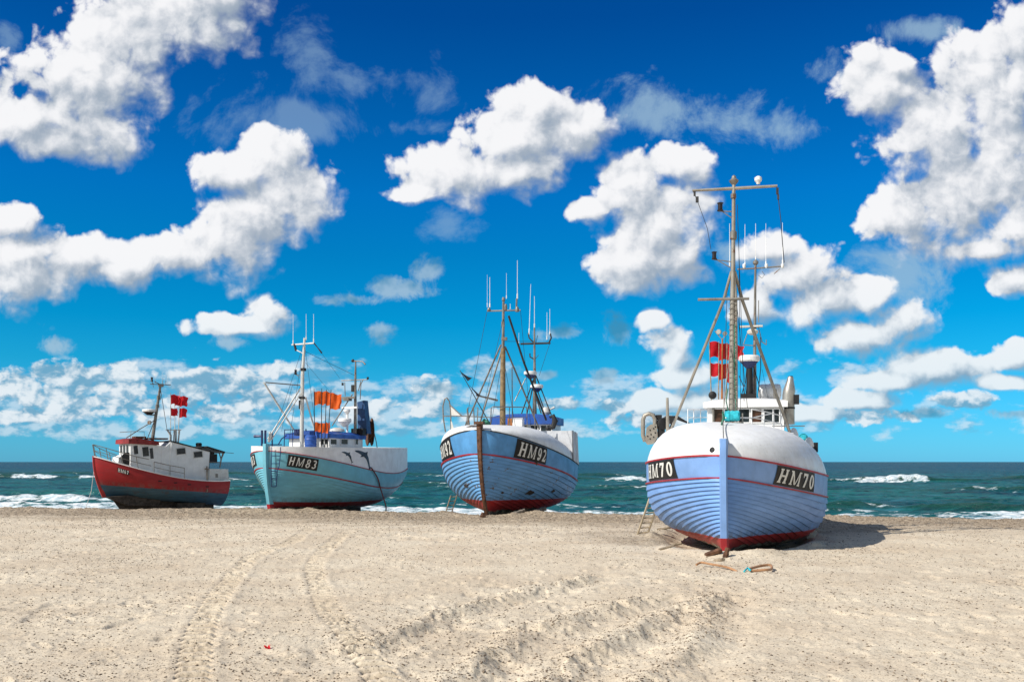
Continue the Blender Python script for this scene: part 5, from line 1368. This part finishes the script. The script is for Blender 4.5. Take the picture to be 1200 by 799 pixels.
for q, yb_, yt in ((343.5, 403, 368), (358.8, 398, 368), (367.5, 401, 368)):
    whip(r83, Z(q, yb_), Z(q, yt), 0.010)
lamp(r83, Z(346.5, 436), 0.06, 0.2, Z(353, 440))
for (a_, da, b_, db, r_) in (((314, 514), 1.6, (352, 455), 0, .032), ((318, 515), 1.6, (353, 460), 0, .028), ((310, 449), 1.2, (344, 503), -0.3, .035), ((311, 448), 1.25, (352, 451.5), 0, .024), ((309, 448), 1.2, (330, 482), 0.6, .03)):
    tubepart(r83, 'boom', [([Z(*a_, da), Z(*b_, db)], r_)], 'whiteworn' if r_ != .024 else 'galv', 8)
tubepart(r83, 'mast_leg', [([Z(358, 465), Z(374.5, 523, -0.9)], .035)], 'whiteworn', 8)
tubepart(r83, 'forestay', [([Z(343, 450, 0.2), Z(335, 480, .2), Z(330, 505, .2)], .007), ([Z(372, 407), Z(398, 443, -2.2)], .006), ([Z(358, 425), Z(396, 470, -2)], .006)], 'ropedark', 4)
# bow bollards, rails
G_ = lambda px, py, d=0.0: XP(r83, px, py, 3.9 + d)
tubepart(r83, 'bow_bollards', [([G_(307, 524, 0.0), G_(307, 504)], .045), ([G_(311, 524, -.1), G_(311, 504, -.1)], .045), ([G_(298, 511), G_(307, 511)], [.06, .04]), ([G_(319, 524, -.6), G_(319, 507, -.6)], .03)], 'darkblue', 8)
part(MB().path([G_(315, 518, -.3), G_(317, 510, -.3), G_(316, 506, -.3)], [.05, .07, .04], 8), 'anchor_roller', M['offwhite'], r83, world=False)
U = lambda px, py, d=0.0: XP(r83, px, py, 2.6 + d)
segs = [([U(333, 523), U(333.5, 503.5), U(352, 503, -.8), U(352, 522, -.8)], .022), ([U(333, 508), U(352, 508, -.8)], .016), ([U(333, 514), U(352, 514, -.8)], .012), ([U(343, 523, -.4), U(343, 503, -.4)], .016),
        ([U(316, 521, 1), U(330, 521, .2)], .025), ([U(326, 521, .3), U(330, 514, .2), U(336, 510, 0)], .025)]
tubepart(r83, 'railing', segs, 'darkblue', 7)
part(MB().box(U(349, 507, -.7), (0.25, 0.22, 0.25)), 'winch_box', M['darkblue'], r83, world=False)
segs = [([U(358.5, 523, -1.2), U(358.5, 502.5, -1.2)], .03), ([U(369, 523, -1.6), U(369, 502, -1.6)], .03), ([U(358.5, 508, -1.2), U(369, 508, -1.6)], .018), ([U(382, 523, -2), U(382, 504, -2)], .035), ([U(369, 502, -1.6), U(382, 501, -2), U(384, 499, -2)], .03)]
tubepart(r83, 'railing', segs, 'darkblue', 7)
bc = OP(r83, 364, 519, 0.7); bc.z = 2.55
Mw = ROOTM[r83.name]
bt = empty('barrel', tuple(Mw @ bc), 0, 'blue plastic barrel standing on the foredeck of boat HM83', 'barrel')
part(MB().lathe(Mw @ bc, [(0.20, 0), (0.235, 0.03), (0.24, 0.16), (0.255, 0.18), (0.24, 0.20), (0.24, 0.34), (0.255, 0.36), (0.24, 0.38), (0.235, 0.5), (0.20, 0.54)], n=20), 'drum', M['blue'], bt)
part(MB().lathe(Mw @ (bc + Vector((0, 0, 0.535))), [(0.19, 0), (0.19, 0.03), (0.05, 0.035)], n=20), 'lid', M['blue'], bt)
# navy boarding ladder on the port bow
mb = MB(); tt = []
for (xa, xb) in ((319, 317.5), (328.5, 327)):
    pts = []
    for k in range(9):
        py = 522 + (570 - 522) * k / 8; px = xa + (xb - xa) * k / 8
        t_, zz = flank(px, py); p = h83.pos(t_, min(zz, 2.6), 1, 0.09); pts.append(p)
    mb.path(pts, 0.016, 6); tt.append(pts)
for k in (2, 3.5, 5, 6.5, 8):
    i = int(k); f = k - i
    P_ = [Vector(tt[s_][i]).lerp(Vector(tt[s_][min(i + 1, 8)]), f) for s_ in (0, 1)]
    mb.path(P_, 0.014, 6)
part(mb, 'boarding_ladder', M['darkblue'], r83, world=False)
# aft mast, radars, funnel, net roller
X_ = lambda px, py, d=0.0: XP(r83, px, py, x_b + 0.5 + d)
am = part(MB().path([X_(416.3, 508), X_(416.5, 440), X_(416.8, 424)], [.075, .05, .03], 10), 'aft_mast', M['galv'], r83, world=False)
tubepart(r83, 'aerial_yard', [([X_(400, 446), X_(431, 444.5)], .022), ([X_(413, 423), X_(425, 423.5), X_(428, 427)], [.03, .025, .04]), ([X_(423, 446), X_(420, 458)], .02), ([X_(426, 444), X_(423, 450), X_(422, 468)], .02), ([X_(404, 448), X_(404.5, 464)], .018), ([X_(389, 499, .6), X_(413, 462)], .026)], 'galv', 7)
each(MB().box(X_(414, 455), (.14, .14, .3)).lathe(X_(413.5, 423), [(.05, -.05), (.08, 0), (.04, .08)], n=10).box(X_(401.5, 450), (.07, .07, .12)).box(X_(431, 443), (.07, .07, .1)), 'mast_light', M['black'], r83, world=False)
part(MB().box(X_(408, 466, .15), (.14, .75, .09)).box(X_(407, 468, .15), (.3, .3, .12)), 'radar_scanner', M['galv'], r83, world=False)
part(MB().box(X_(410, 477.5, .2), (.12, .78, .08)), 'radar_scanner', M['white'], r83, world=False)
radome(r83, loc2w(r83, X_(404, 494, .5)), .29, .22, base='white')
radome(r83, loc2w(r83, X_(406.5, 482, .3)), .15, .14, base='white')
part(MB().path([X_(407, 508, .3), X_(407, 482, .3)], .05, 8), 'radar_column', M['white'], r83, world=False)
part(MB().lathe(X_(395, 504, .9), [(.35, -.05), (.3, .05), (.1, .12)], n=14), 'roof_hatch', M['offwhite'], r83, world=False)
fx = x_b + 0.1
pf = [XP(r83, q, yy, fx) for q, yy in ((419, 508), (418.5, 471), (426.5, 469), (430.5, 508))]
part(MB().prism(pf, (-0.35, 0, 0)), 'funnel', M['funnel'], r83, world=False, sharp=30)
part(MB().box(XP(r83, 421, 506, fx + .1), (.4, .6, .3)), 'engine_casing', M['black'], r83, world=False)
c = XP(r83, 433, 506, fx - 0.9)
part(MB().lathe(c - Vector((-.07, 0.09, 0)), [(0.1, 0), (0.62, 0.0), (0.64, 0.03), (0.5, 0.06), (0.5, 0.18), (0.64, 0.21), (0.62, 0.24), (0.1, 0.24)], axis=(-0.63, 0.77, 0), n=26), 'net_drum', M['net'], r83, world=False)
part(MB().path([XP(r83, 438, 505, fx - 1), XP(r83, 441, 518, fx - 1), XP(r83, 442, 525, fx - 1)], .02, 6), 'drum_guard', M['galv'], r83, world=False)
i = 0
for (pa, pb, fl, lab) in (((369, 505), (368, 455.5), [(0.96, .40, .58), (.44, .34, .40)], 'leftmost of the orange marker flags on boat HM83'),
                          ((376.5, 505), (377, 455), [(0.95, .42, .56), (.42, .32, .42)], 'second orange marker flag from the left on boat HM83'),
                          ((380.5, 505), (382.5, 456), [(0.94, .45, .52), (.44, .20, .38)], 'third orange marker flag from the left on boat HM83'),
                          ((383.5, 505), (388, 456.5), [(0.93, .46, .66)], 'rightmost orange marker flag on boat HM83, its dark pole leaning most')):
    f_ = XP(r83, *pa, x_a + 0.3 + 0.1 * i); tp = XP(r83, *pb, x_a + 0.3 + 0.1 * i); f_.z = 2.55; i += 1
    marker(r83, f_, tp, fl, lab, pole='ropedark', fmat='orangeflag', r=0.018)

for (a_, da, b_, db) in (((357, 400), 0, (318, 518), 1.5), ((357, 404), 0, (372, 518), -1.5), ((356, 404), 0, (338, 520), 0.5), ((358, 412), 0, (416, 440), -2.6), ((354, 450), 0, (320, 512), 1.4)):
    tubepart(r83, 'stay_wire', [([Z(*a_, da), Z(*b_, db)], .008)], 'ropedark', 4)
# ================================================================== red boat
rr = boat_root('red', 'small red and white boat with slate blue bottom, tilted bow up at far left')
h = hr = Hull('red', [(0, 2.24), (0.3, 1.62), (0.55, 1.24), (0.8, 1.08), (1, 1.06)], [(0, 2.1), (0.3, 1.5), (0.55, 1.1), (0.8, 0.95), (1, 0.92)], zk=0.1, tm=0.5, m=0.75, k=0.15, kp=2.0, rake=0.62, full=(1.3, 3.0, 0.9, 0.45), heel=0.0, zkstern=0.0)
h.zk = lambda t_: 0.42 - 0.62 * t_
part(skin(h, lambda t_: h.zk(t_), h.zs, 0.0, 14), 'hull', M['hullred'], rr, world=False)
part(strip(h, lambda t_: h.zs(t_) + 0.01, 0.022, 0.05), 'gunwale', M['white'], rr, world=False)
part(transom(h), 'transom', M['hullred'], rr, world=False)
mb = MB(); mb.grid(lambda a, v: (lambda t_: (hr.raw(t_, hr.zs(t_))[0] - 0.02, (2 * v - 1) * max(hr.raw(t_, hr.zs(t_))[1] - 0.02, 0), hr.zs(t_) - 0.06))(a), 40, 8)
part(mb, 'deck', M['offwhite'], rr, world=False)
part(stem(h, 2.28, 0.045, 0.06, 0.35), 'stem_post', M['redpaint'], rr, world=False)
Vr = lambda px, py, y_=0.0: OP(rr, px, py, y_)
# dark skids under the keel
k1 = [Vr(126, 582, 0.3), Vr(148, 592, 0.3), Vr(184, 592.5, 0.3), Vr(187, 585, 0.3), Vr(150, 580, 0.3)]
mb = MB(); mb.prism([Vector((q.x, -0.25, q.z)) for q in k1], (0, 0.7, 0))
k2 = [Vr(206, 589, 0.3), Vr(209, 596, 0.3), Vr(236, 597, 0.3), Vr(240, 588, 0.3)]
mb.prism([Vector((q.x, -0.25, q.z)) for q in k2], (0, 0.7, 0))
each(mb, 'keel_skid', M['darkwood'], rr, world=False, flat=True)
part(MB().prism([(hr.L / 2 - 0.8, -0.06, 0.3), (hr.L / 2 - 1.2, -0.06, -0.25), (-hr.L / 2 + 0.4, -0.06, -0.45), (-hr.L / 2 + 0.4, -0.06, 0.0)], (0, 0.12, 0)), 'keel', M['darkwood'], rr, world=False)
number_board(h, 'HM67', 1, tpx(h, rr, 1, 138, 1.5), tpx(h, rr, 1, 151.5, 1.5), lambda t_: hr.zs(t_) - 0.40, lambda t_: hr.zs(t_) - 0.20, rr, None, slant=0.2, fill=0.85)
mb = MB()
for q, yy in ((187, 563.5), (206, 565.5), (222, 567.5), (243, 570)):
    best = min(range(0, 100), key=lambda i_: abs(600 + FPX * (lambda p: p.x / p.y)(loc2w(rr, Vector(hr.pos(i_ / 100, 1.0, 1)))) - q))
    pw = loc2w(rr, Vector(hr.pos(best / 100, 1.0, 1))); zz = CAM_H - (yy - HOR) / FPX * pw.y
    mb.box(hr.pos(best / 100, zz, 1, 0.004), (0.16, 0.02, 0.05))
each(mb, 'scupper', M['black'], rr, world=False)
# wheelhouse and aft cabin: outlines of the port side, carried across the beam
yc = 0.78
def crossprism(pxs, y0, y1, name, mat, plane=None, parent=None):
    q = [Vr(a_, b2, plane if plane is not None else y1) for a_, b2 in pxs]
    return part(MB().prism([Vector((p.x, y0, p.z)) for p in q], (0, y1 - y0, 0)), name, M[mat], rr, world=False, parent=parent, flat=True)
crossprism([(153, 551), (153, 519), (198, 523), (198, 562)], -yc, yc, 'wheelhouse', 'white')
crossprism([(187, 562), (190, 527), (201, 517), (246, 529), (243, 566)], -yc - 0.02, yc + 0.02, 'aft_cabin', 'white')
crossprism([(150.5, 519.5), (151, 514.5), (160, 513), (186, 517), (187, 521.5), (176, 521)], -yc - 0.12, yc + 0.12, 'wheelhouse_roof', 'redroof')
crossprism([(200, 517.5), (201, 516), (247, 528.2), (247, 529.6)], -yc - 0.05, yc + 0.05, 'cabin_roof', 'rubber')
xf = Vr(153, 530, yc).x
upv = Vector((0.10, 0, 1)).normalized(); rt = Vector((-1, 0, 0.10)).normalized()
for q, yy, s_, dz_ in ((159, 527, (.20, .40), 0), (170.5, 529, (.30, .44), 0), (177.5, 531, (.16, .50), 0)):
    window(rr, Vr(q, yy, yc), s_, (rt, upv, (0, 1, 0)), fw=.03)
for yv in (-.42, 0.0, .42):
    p = Vr(153, 525, yc); window(rr, Vector((xf + 0.0, yv, p.z - 0.02)), (.30, .36), ((0, 1, 0), (0, 0, 1), (1, 0, 0)), fw=.03)
for q, yy in ((212, 528.5), (232, 532.3)):
    window(rr, Vr(q, yy, yc + .02), (.42, .27), (rt, upv, (0, 1, 0)), fw=.03, frame='offwhite')
part(MB().path([Vr(201, 519, yc + .03), Vr(198, 560, yc + .03)], .03, 6), 'cabin_corner', M['white'], rr, world=False)
# stern: white box, canopy on posts
crossprism([(245, 563), (245.5, 549), (267.5, 549.5), (268, 562.5)], -0.9, 0.95, 'stern_box', 'whiteworn')
crossprism([(242, 523.5), (243, 522.5), (264, 529), (263.5, 531)], -0.8, 0.8, 'canopy', 'rubber')
for sg_ in [([Vr(257.5, 548, .7), Vr(259, 538, .7), Vr(262, 530, .7)], [.03, .035, .05]), ([Vr(257, 531, .7), Vr(259, 538, .7)], .03), ([Vr(257.5, 548, -.7), Vr(261, 530, -.7)], .03), ([Vr(245, 541, .7), Vr(258, 541.5, .7)], .022), ([Vr(245, 549, .7), Vr(245, 532, .7)], .022), ([Vr(264, 530, .5), Vr(274, 531, .5)], .014)]: tubepart(rr, 'canopy_post', [sg_], 'galv', 7)
part(MB().box(Vr(247, 537, .3), (.5, .4, .45)).path([Vr(243, 530, .4), Vr(249, 531, .4), Vr(248, 540, .4)], .10, 8), 'net_hauler', M['rubber'], rr, world=False)
part(MB().path([Vr(242.5, 546, yc + .1), Vr(242.8, 576, yc + .42)], .035, 6).path([Vr(240, 549, yc + .1), Vr(248, 550, yc + .1)], .03, 6), 'rubbing_post', M['rawwood'], rr, world=False)
part(MB().lathe(Vr(233, 521, .3), [(.14, -.08), (.15, .06), (.10, .1)], n=12), 'roof_vent', M['black'], rr, world=False)
part(MB().box(Vr(254, 557, .96), (.12, .02, .18)), 'hatch_plate', M['galv'], rr, world=False)
# bow and side rails
def edge(t_, dz_=0.0, inn=0.05):
    x, wd = hr.raw(t_, hr.zs(t_)); return Vector((x, wd - inn, hr.zs(t_) + dz_))
for s_ in (1, -1):
    ts_ = [0.01, 0.08, 0.17, 0.27]
    P_ = [Vector((edge(t_).x, s_ * max(edge(t_).y, 0.02), edge(t_).z)) for t_ in ts_]
    segs = [([p, p + Vector((0.1, 0, .58))], .018) for p in P_] + [([p + Vector((0.1, 0, .58)) for p in P_] + [P_[-1] + Vector((-.5, 0, .45))], .018), ([p + Vector((0.05, 0, .3)) for p in P_] + [P_[-1] + Vector((-.6, 0, .15))], .014)]
    tubepart(rr, 'railing', segs, 'galv', 6)
    ts_ = [0.38, 0.50, 0.615]
    P_ = [Vector((edge(t_).x, s_ * edge(t_).y, edge(t_).z)) for t_ in ts_]
    segs = [([p, p + Vector((0, 0, .52))], .018) for p in P_] + [([p + Vector((0, 0, .52)) for p in P_], .018), ([p + Vector((0, 0, .27)) for p in P_], .014)]
    tubepart(rr, 'railing', segs, 'galv', 6)
part(MB().lathe(Vr(149.5, 537, .55), [(.12, -.1), (.28, -.09), (.28, .09), (.12, .1)], axis=(0.2, 1, 0), n=16).path([Vr(146, 537, .55), Vr(146, 531, .55), Vr(155, 532, .55)], .05, 6), 'net_hauler', M['rubber'], rr, world=False)
crossprism([(139, 536), (146, 533), (152, 536), (152, 548), (139, 545)], -.5, .4, 'fore_hatch', 'white')
p1 = [Vr(145, 513, y_) for y_ in (.5, -.5)]
tubepart(rr, 'roof_rail', [([Vr(153, 515, .75), Vr(153.5, 505.5, .75), Vr(169, 505.5, .75), Vr(169, 515, .75)], .016), ([Vr(153, 515, -.75), Vr(153.5, 505.5, -.75), Vr(169, 505.5, -.75), Vr(169, 515, -.75)], .016), ([Vr(153.5, 505.5, .75), Vr(153.5, 505.5, .75) + Vector((0, -1.5, 0))], .016)], 'galv', 6)
each(MB().box(Vr(163, 512.5, .2), (.5, .5, .10)).box(Vr(183, 514, .3), (.9, .7, .07)), 'roof_gear', M['rustiron'], rr, world=False)
xm = Vr(179, 515, 0).x
Y_ = lambda px, py, d=0.0: OP(rr, px, py, d)
m1 = part(MB().path([Y_(178.5, 516), Y_(183, 484), Y_(188, 452)], [.085, .075, .055], 10).box(Y_(188.5, 451.5), (.2, .2, .14)).box(Y_(186, 466), (.14, .14, .2)).box(Y_(184.5, 476), (.14, .14, .14)), 'mast', M['galv'], rr, world=False)
tubepart(rr, 'crossbar', [([Y_(176, 450), Y_(200, 451)], .02), ([Y_(181, 447), Y_(187, 450)], .02), ([Y_(190.5, 451), Y_(191, 443)], .01), ([Y_(194.5, 451), Y_(194, 446)], .01)], 'galv', 6)
lamp(rr, Y_(178, 444.5), .06, .22, Y_(180, 450))
for q, yt in ((182, 437), (190, 436), (196, 438)):
    whip(rr, Y_(q, 449), Y_(q, yt), .005)
radome(rr, loc2w(rr, Y_(174.5, 482, .15)), .31, .17, base='black')
part(MB().path([Y_(183, 486, .1), Y_(176, 486, .15)], .03, 6).lathe(Y_(175.5, 495, .1), [(.04, -.08), (.10, 0), (.10, .06)], axis=(1, .6, 0), n=12), 'radar_bracket', M['galv'], rr, world=False)
tubepart(rr, 'mast_stay', [([Y_(148, 513, .3), Y_(165, 502, .2), Y_(182, 492, .0)], .022), ([Y_(173, 513, .3), Y_(181, 493)], .018), ([Y_(188, 455), Y_(196, 505, .2)], .014)], 'galv', 6)
# flag holder with the red markers
tubepart(rr, 'flag_holder', [([Y_(194, 503.5), Y_(212.5, 503.5)], .022), ([Y_(199.5, 520), Y_(200, 510), Y_(196.5, 504)], [.07, .06, .05]), ([Y_(206, 521), Y_(206, 503)], .06), ([Y_(204, 503), Y_(203.5, 518)], .03), ([Y_(208.5, 521), Y_(210.5, 503)], .04)], 'offwhite', 8)
for (pa, pb, fl, lab) in (((200, 508), (200, 460), [(.95, .42, .46), (.62, .34, .38)], 'left red marker flag on the small red boat'),
                          ((205, 508), (204.5, 461), [(.93, .30, .46)], 'middle red marker flag on the small red boat, single cloth'),
                          ((209, 508), (211, 458), [(.88, .38, .50), (.60, .36, .46)], 'right red marker flag on the small red boat')):
    marker(rr, Y_(*pa, rnd.uniform(-.1, .1)), Y_(*pb), fl, lab, pole='offwhite', r=.018)

# ================================================================== loose things on the beach
def gp(px, py, dz_=0.0):
    x, y = G(px, py); return Vector((x, y, sz(x, y) + dz_))
def ladder(foot, top, wdt, nr, label, mat, r=0.03, side=None):
    foot, top = Vector(foot), Vector(top)
    t_ = empty('ladder', tuple(foot), 0, label, 'ladder')
    d = top - foot; s_ = Vector(side).normalized() * wdt / 2 if side else Vector((wdt / 2, 0, 0))
    dn = d.normalized(); nrm = dn.cross(s_.normalized())
    for k in (-1, 1):
        part(MB().box(foot + s_ * k + d / 2, (r * 1.2, r * 2.0, d.length), (s_.normalized(), nrm, dn)), 'side_rail', M[mat], t_, flat=True)
    for k in range(nr):
        c_ = foot + d * ((k + 0.6) / nr); part(MB().path([c_ - s_ * 1.1, c_ + s_ * 1.1], r * 0.55, 7), 'rung', M[mat], t_)
    return t_
Y1 = 25.0
f = W(752.5, 625, 27.2); f.z = sz(f.x, f.y) - 0.03
ladder(f, W(770, 575, 27.2), 0.30, 9, 'wooden ladder leaning on the left side of the nearest boat', 'ladderwood', 0.032, side=(1, 0.2, 0.1))
f = W(524.5, 606, 40.5); f.z = sz(f.x, f.y) - 0.03
ladder(f, W(532, 580, 40.5), 0.26, 5, 'short dark ladder under the left side of boat HM92', 'rawwood', 0.03, side=(1, 0.3, 0.1))
# hose lying in front of the nearest boat
pts = [gp(816, 663.5, .02), gp(822, 663, .06), gp(832, 664, .07), gp(845, 666, .05), gp(856, 668, .03), gp(864, 669.5, -.01)]
tag(MB().path(smoothline([tuple(p) for p in pts], 3), 0.022, 7).build('hose', M['hosetan']), 'stiff tan hose end lying on the sand before the nearest boat', 'hose')
pts = [gp(878, 670, .03), gp(884, 668.5, .05), gp(893, 667, .06), gp(903, 667, .06), gp(904, 670, .05), gp(898, 671.3, .04), gp(888, 671.5, .03), gp(880, 671.5, .02)]
o = MB().path(smoothline([tuple(p) for p in pts], 3), 0.024, 7).build('rope_loop', M['hosetan'])
tag(o, 'flattened loop of tan hose tied with turquoise cord on the sand', 'rope loop')
o2 = MB().path([gp(872, 671, .02), gp(876, 670, .05), gp(880, 671, .03)], 0.018, 6).path([gp(877, 669, .03), gp(879, 672, .05)], 0.02, 6).build('cord', M['ropeblue'])
o2.parent = o
# red hose hanging from the teal boat
P3 = [loc2w(r83, Vector(h83.pos(*flank(434, 548), 1, 0.06))), loc2w(r83, Vector(h83.pos(*flank(441, 560), 1, 0.07))), loc2w(r83, Vector(h83.pos(*flank(446, 572), 1, 0.08)))]
Yh = P3[-1].y
P3 += [W(449, 582, Yh - .1), W(452, 592, Yh - .3), W(452, 599, Yh - .6), W(448, 602.5, Yh - 1.2), W(440, 604, Yh - 2.2)]
P3[-1].z = sz(P3[-1].x, P3[-1].y) + .02; P3[-2].z = max(P3[-2].z, sz(P3[-2].x, P3[-2].y) + .03)
tag(MB().path(smoothline([tuple(p) for p in P3], 4), 0.028, 7).build('hose', M['hosered']), 'dull red hose hanging from the side of boat HM83 to the sand', 'hose')
# mooring line of the red boat
P4 = [loc2w(rr, Vector((hr.L / 2 - .05, 0, 2.0))), W(107, 575, 46.5), W(98, 590, 47)]
P4[-1].z = sz(P4[-1].x, P4[-1].y)
tag(MB().path(P4, 0.012, 5).build('mooring_line', M['white']), 'thin pale line running from the red boat to the sand', 'mooring line')
# red scrap on the sand, bits of timber and wreck wood round the nearest bow
p = gp(313, 760, .004)
mb = MB(); mb.grid(lambda u, v: (p.x + (u - .5) * .06 + .01 * math.sin(v * 7), p.y + (v - .5) * .07, p.z + .02 * math.sin(u * 5 + v * 4) + .015), 6, 6)
tag(mb.build('plastic_scrap', M['redflag'], sharp=80), 'small red plastic scrap lying on the sand in the left foreground', 'litter')
def chunk(px, py, size, seed, mat, name, label, ax=(1, .3, .25), cat='driftwood'):
    r2 = random.Random(seed); c_ = gp(px, py, size[2] * .35) 
    a_ = Vector(ax).normalized(); b2 = Vector((0, 0, 1)).cross(a_).normalized(); c2 = a_.cross(b2)
    mb = MB(); n = 7; vs = []
    for i in range(n + 1):
        f_ = i / n; q = 1 - .25 * abs(f_ - .4) + r2.uniform(-.1, .1)
        for k in range(7):
            an = 2 * math.pi * k / 7
            vs.append(c_ + a_ * (f_ - .5) * size[0] + b2 * math.cos(an) * size[1] / 2 * (q + r2.uniform(-.12, .12)) + c2 * math.sin(an) * size[2] / 2 * (q + r2.uniform(-.12, .12)))
    fs = [(i * 7 + k, i * 7 + (k + 1) % 7, (i + 1) * 7 + (k + 1) % 7, (i + 1) * 7 + k) for i in range(n) for k in range(7)] + [tuple(range(6, -1, -1)), tuple(n * 7 + k for k in range(7))]
    mb.add(vs, fs)
    o_ = mb.build(name, M[mat], flat=False); return tag(o_, label, cat, 'bits of timber round the nearest boat')
chunk(836, 654, (.36, .14, .12), 1, 'rustiron', 'driftwood', 'rusty brown timber end just under the bow of the nearest boat', (1, .2, .3))
chunk(843, 658, (.30, .10, .09), 2, 'rawwood', 'driftwood', 'pale splintered timber lying forward of the nearest bow', (.4, -1, .2))
chunk(851, 655, (.28, .10, .14), 3, 'rustiron', 'driftwood', 'short upright brown stump beside the bow foot of the nearest boat', (.3, .2, 1))
chunk(790, 633, (.42, .10, .08), 4, 'rawwood', 'driftwood', 'grey block poking out under the left bilge of the nearest boat', (1, -.6, .15))
chunk(778, 622, (.40, .12, .08), 5, 'rawwood', 'driftwood', 'rounded timber sticking out left of the nearest boat, beside its ladder', (1, -.3, .2))
chunk(781, 646, (.34, .16, .06), 6, 'rawwood', 'driftwood', 'flat grey board half buried in sand left of the nearest bow', (1, .1, .3))
chunk(951, 628, (.30, .12, .22), 7, 'offwhite', 'driftwood', 'pale wedge under the right bilge of the nearest boat', (.6, -.2, .8))
chunk(566, 607, (.20, .14, .22), 8, 'rustiron', 'driftwood', 'small brown lump of wood at the stem foot of boat HM92', (.2, .1, 1))

def wedge(px, py, size, seed, mat, label):
    chunk(px, py, size, seed, mat, 'chock', label, (1, .25, .35), 'chock')
wedge(606, 603.3, (.60, .30, .16), 11, 'chock', 'long grey chock nearest the stem under the right side of boat HM92')
wedge(633, 602.3, (.45, .30, .20), 12, 'chock', 'short grey chock under the middle of the right side of boat HM92')
# pebbles and shells scattered over the sand (nobody could count them)
m, t, b = new_mat('pebble_stone')
g_ = t.node('ShaderNodeNewGeometry'); cr = t.node('ShaderNodeValToRGB'); t.l.new(g_.outputs['Random Per Island'], cr.inputs[0])
e = cr.color_ramp.elements; e[0].position, e[0].color = 0.0, (.15, .11, .075, 1); e[1].position, e[1].color = 1.0, (.40, .33, .25, 1)
for p_, c_ in ((.35, (.12, .085, .06)), (.7, (.24, .17, .11))):
    x_ = e.new(p_); x_.color = (*c_, 1)
t.l.new(cr.outputs[0], b.inputs['Base Color']); b.inputs['Roughness'].default_value = .8
ng = np.random.default_rng(5)
N = 80000
Yp = 7.5 + (39 - 7.5) * ng.random(N) ** 1.25; Xp = (ng.random(N) * 2 - 1) * .58 * Yp
dens = sstep(fbm(Xp * .5, Yp * .4, 3, 401), -.5, .5)
keep = ng.random(N) < .25 + .75 * dens
gx, gy = [], []
for pts in RIDGES:
    for k in range(1500):
        i_ = ng.integers(0, len(pts) - 1); f_ = ng.random(); q = np.array(pts[i_]) * (1 - f_) + np.array(pts[i_ + 1]) * f_
        gx.append(q[0] + ng.normal(0, .16)); gy.append(q[1] + ng.normal(0, .25))
xb = (ng.random(22000) * 2 - 1) * 21; gyb = rim(xb) - np.abs(ng.normal(0, 3.4, 22000)); 
Xp = np.concatenate([Xp[keep], gx, xb]); Yp = np.concatenate([Yp[keep], gy, gyb])
N = len(Xp); Zp = sand_z(Xp, Yp)
sc_ = (0.0035 + .009 * ng.random(N) ** 3) * (1 + np.clip(Yp - 10, 0, 40) * .022)
octv = np.array([(1, 0, 0), (-1, 0, 0), (0, 1, 0), (0, -1, 0), (0, 0, 1), (0, 0, -1)], float)
octf = np.array([(0, 2, 4), (2, 1, 4), (1, 3, 4), (3, 0, 4), (2, 0, 5), (1, 2, 5), (3, 1, 5), (0, 3, 5)])
ang = ng.random(N) * 6.28; ca, sa = np.cos(ang), np.sin(ang)
sx, sy, szz = sc_ * (1 + ng.random(N)), sc_ * (.7 + .6 * ng.random(N)), sc_ * (.5 + .5 * ng.random(N))
V3 = octv[None] * np.stack([sx, sy, szz], -1)[:, None, :] * (1 + .25 * (ng.random((N, 6, 1)) - .5))
VX = V3[..., 0] * ca[:, None] - V3[..., 1] * sa[:, None] + Xp[:, None]; VY = V3[..., 0] * sa[:, None] + V3[..., 1] * ca[:, None] + Yp[:, None]
VZ = V3[..., 2] + (Zp + szz * .35)[:, None]
co = np.stack([VX, VY, VZ], -1).reshape(-1, 3); fi = (octf[None] + 6 * np.arange(N)[:, None, None]).reshape(-1)
me = bpy.data.meshes.new('pebbles'); me.vertices.add(len(co)); me.vertices.foreach_set('co', co.astype(np.float32).ravel())
nf = len(fi) // 3; me.loops.add(len(fi)); me.polygons.add(nf)
me.loops.foreach_set('vertex_index', fi.astype(np.int32)); me.polygons.foreach_set('loop_start', (np.arange(nf) * 3).astype(np.int32)); me.polygons.foreach_set('loop_total', np.full(nf, 3, np.int32))
me.polygons.foreach_set('use_smooth', np.ones(nf, bool))
me.update(calc_edges=True); me.materials.append(m)
o = bpy.data.objects.new('pebbles', me); COL.objects.link(o); o['kind'] = 'stuff'; o['label'] = 'small stones and shell grit scattered over the sand'; o['category'] = 'pebbles'
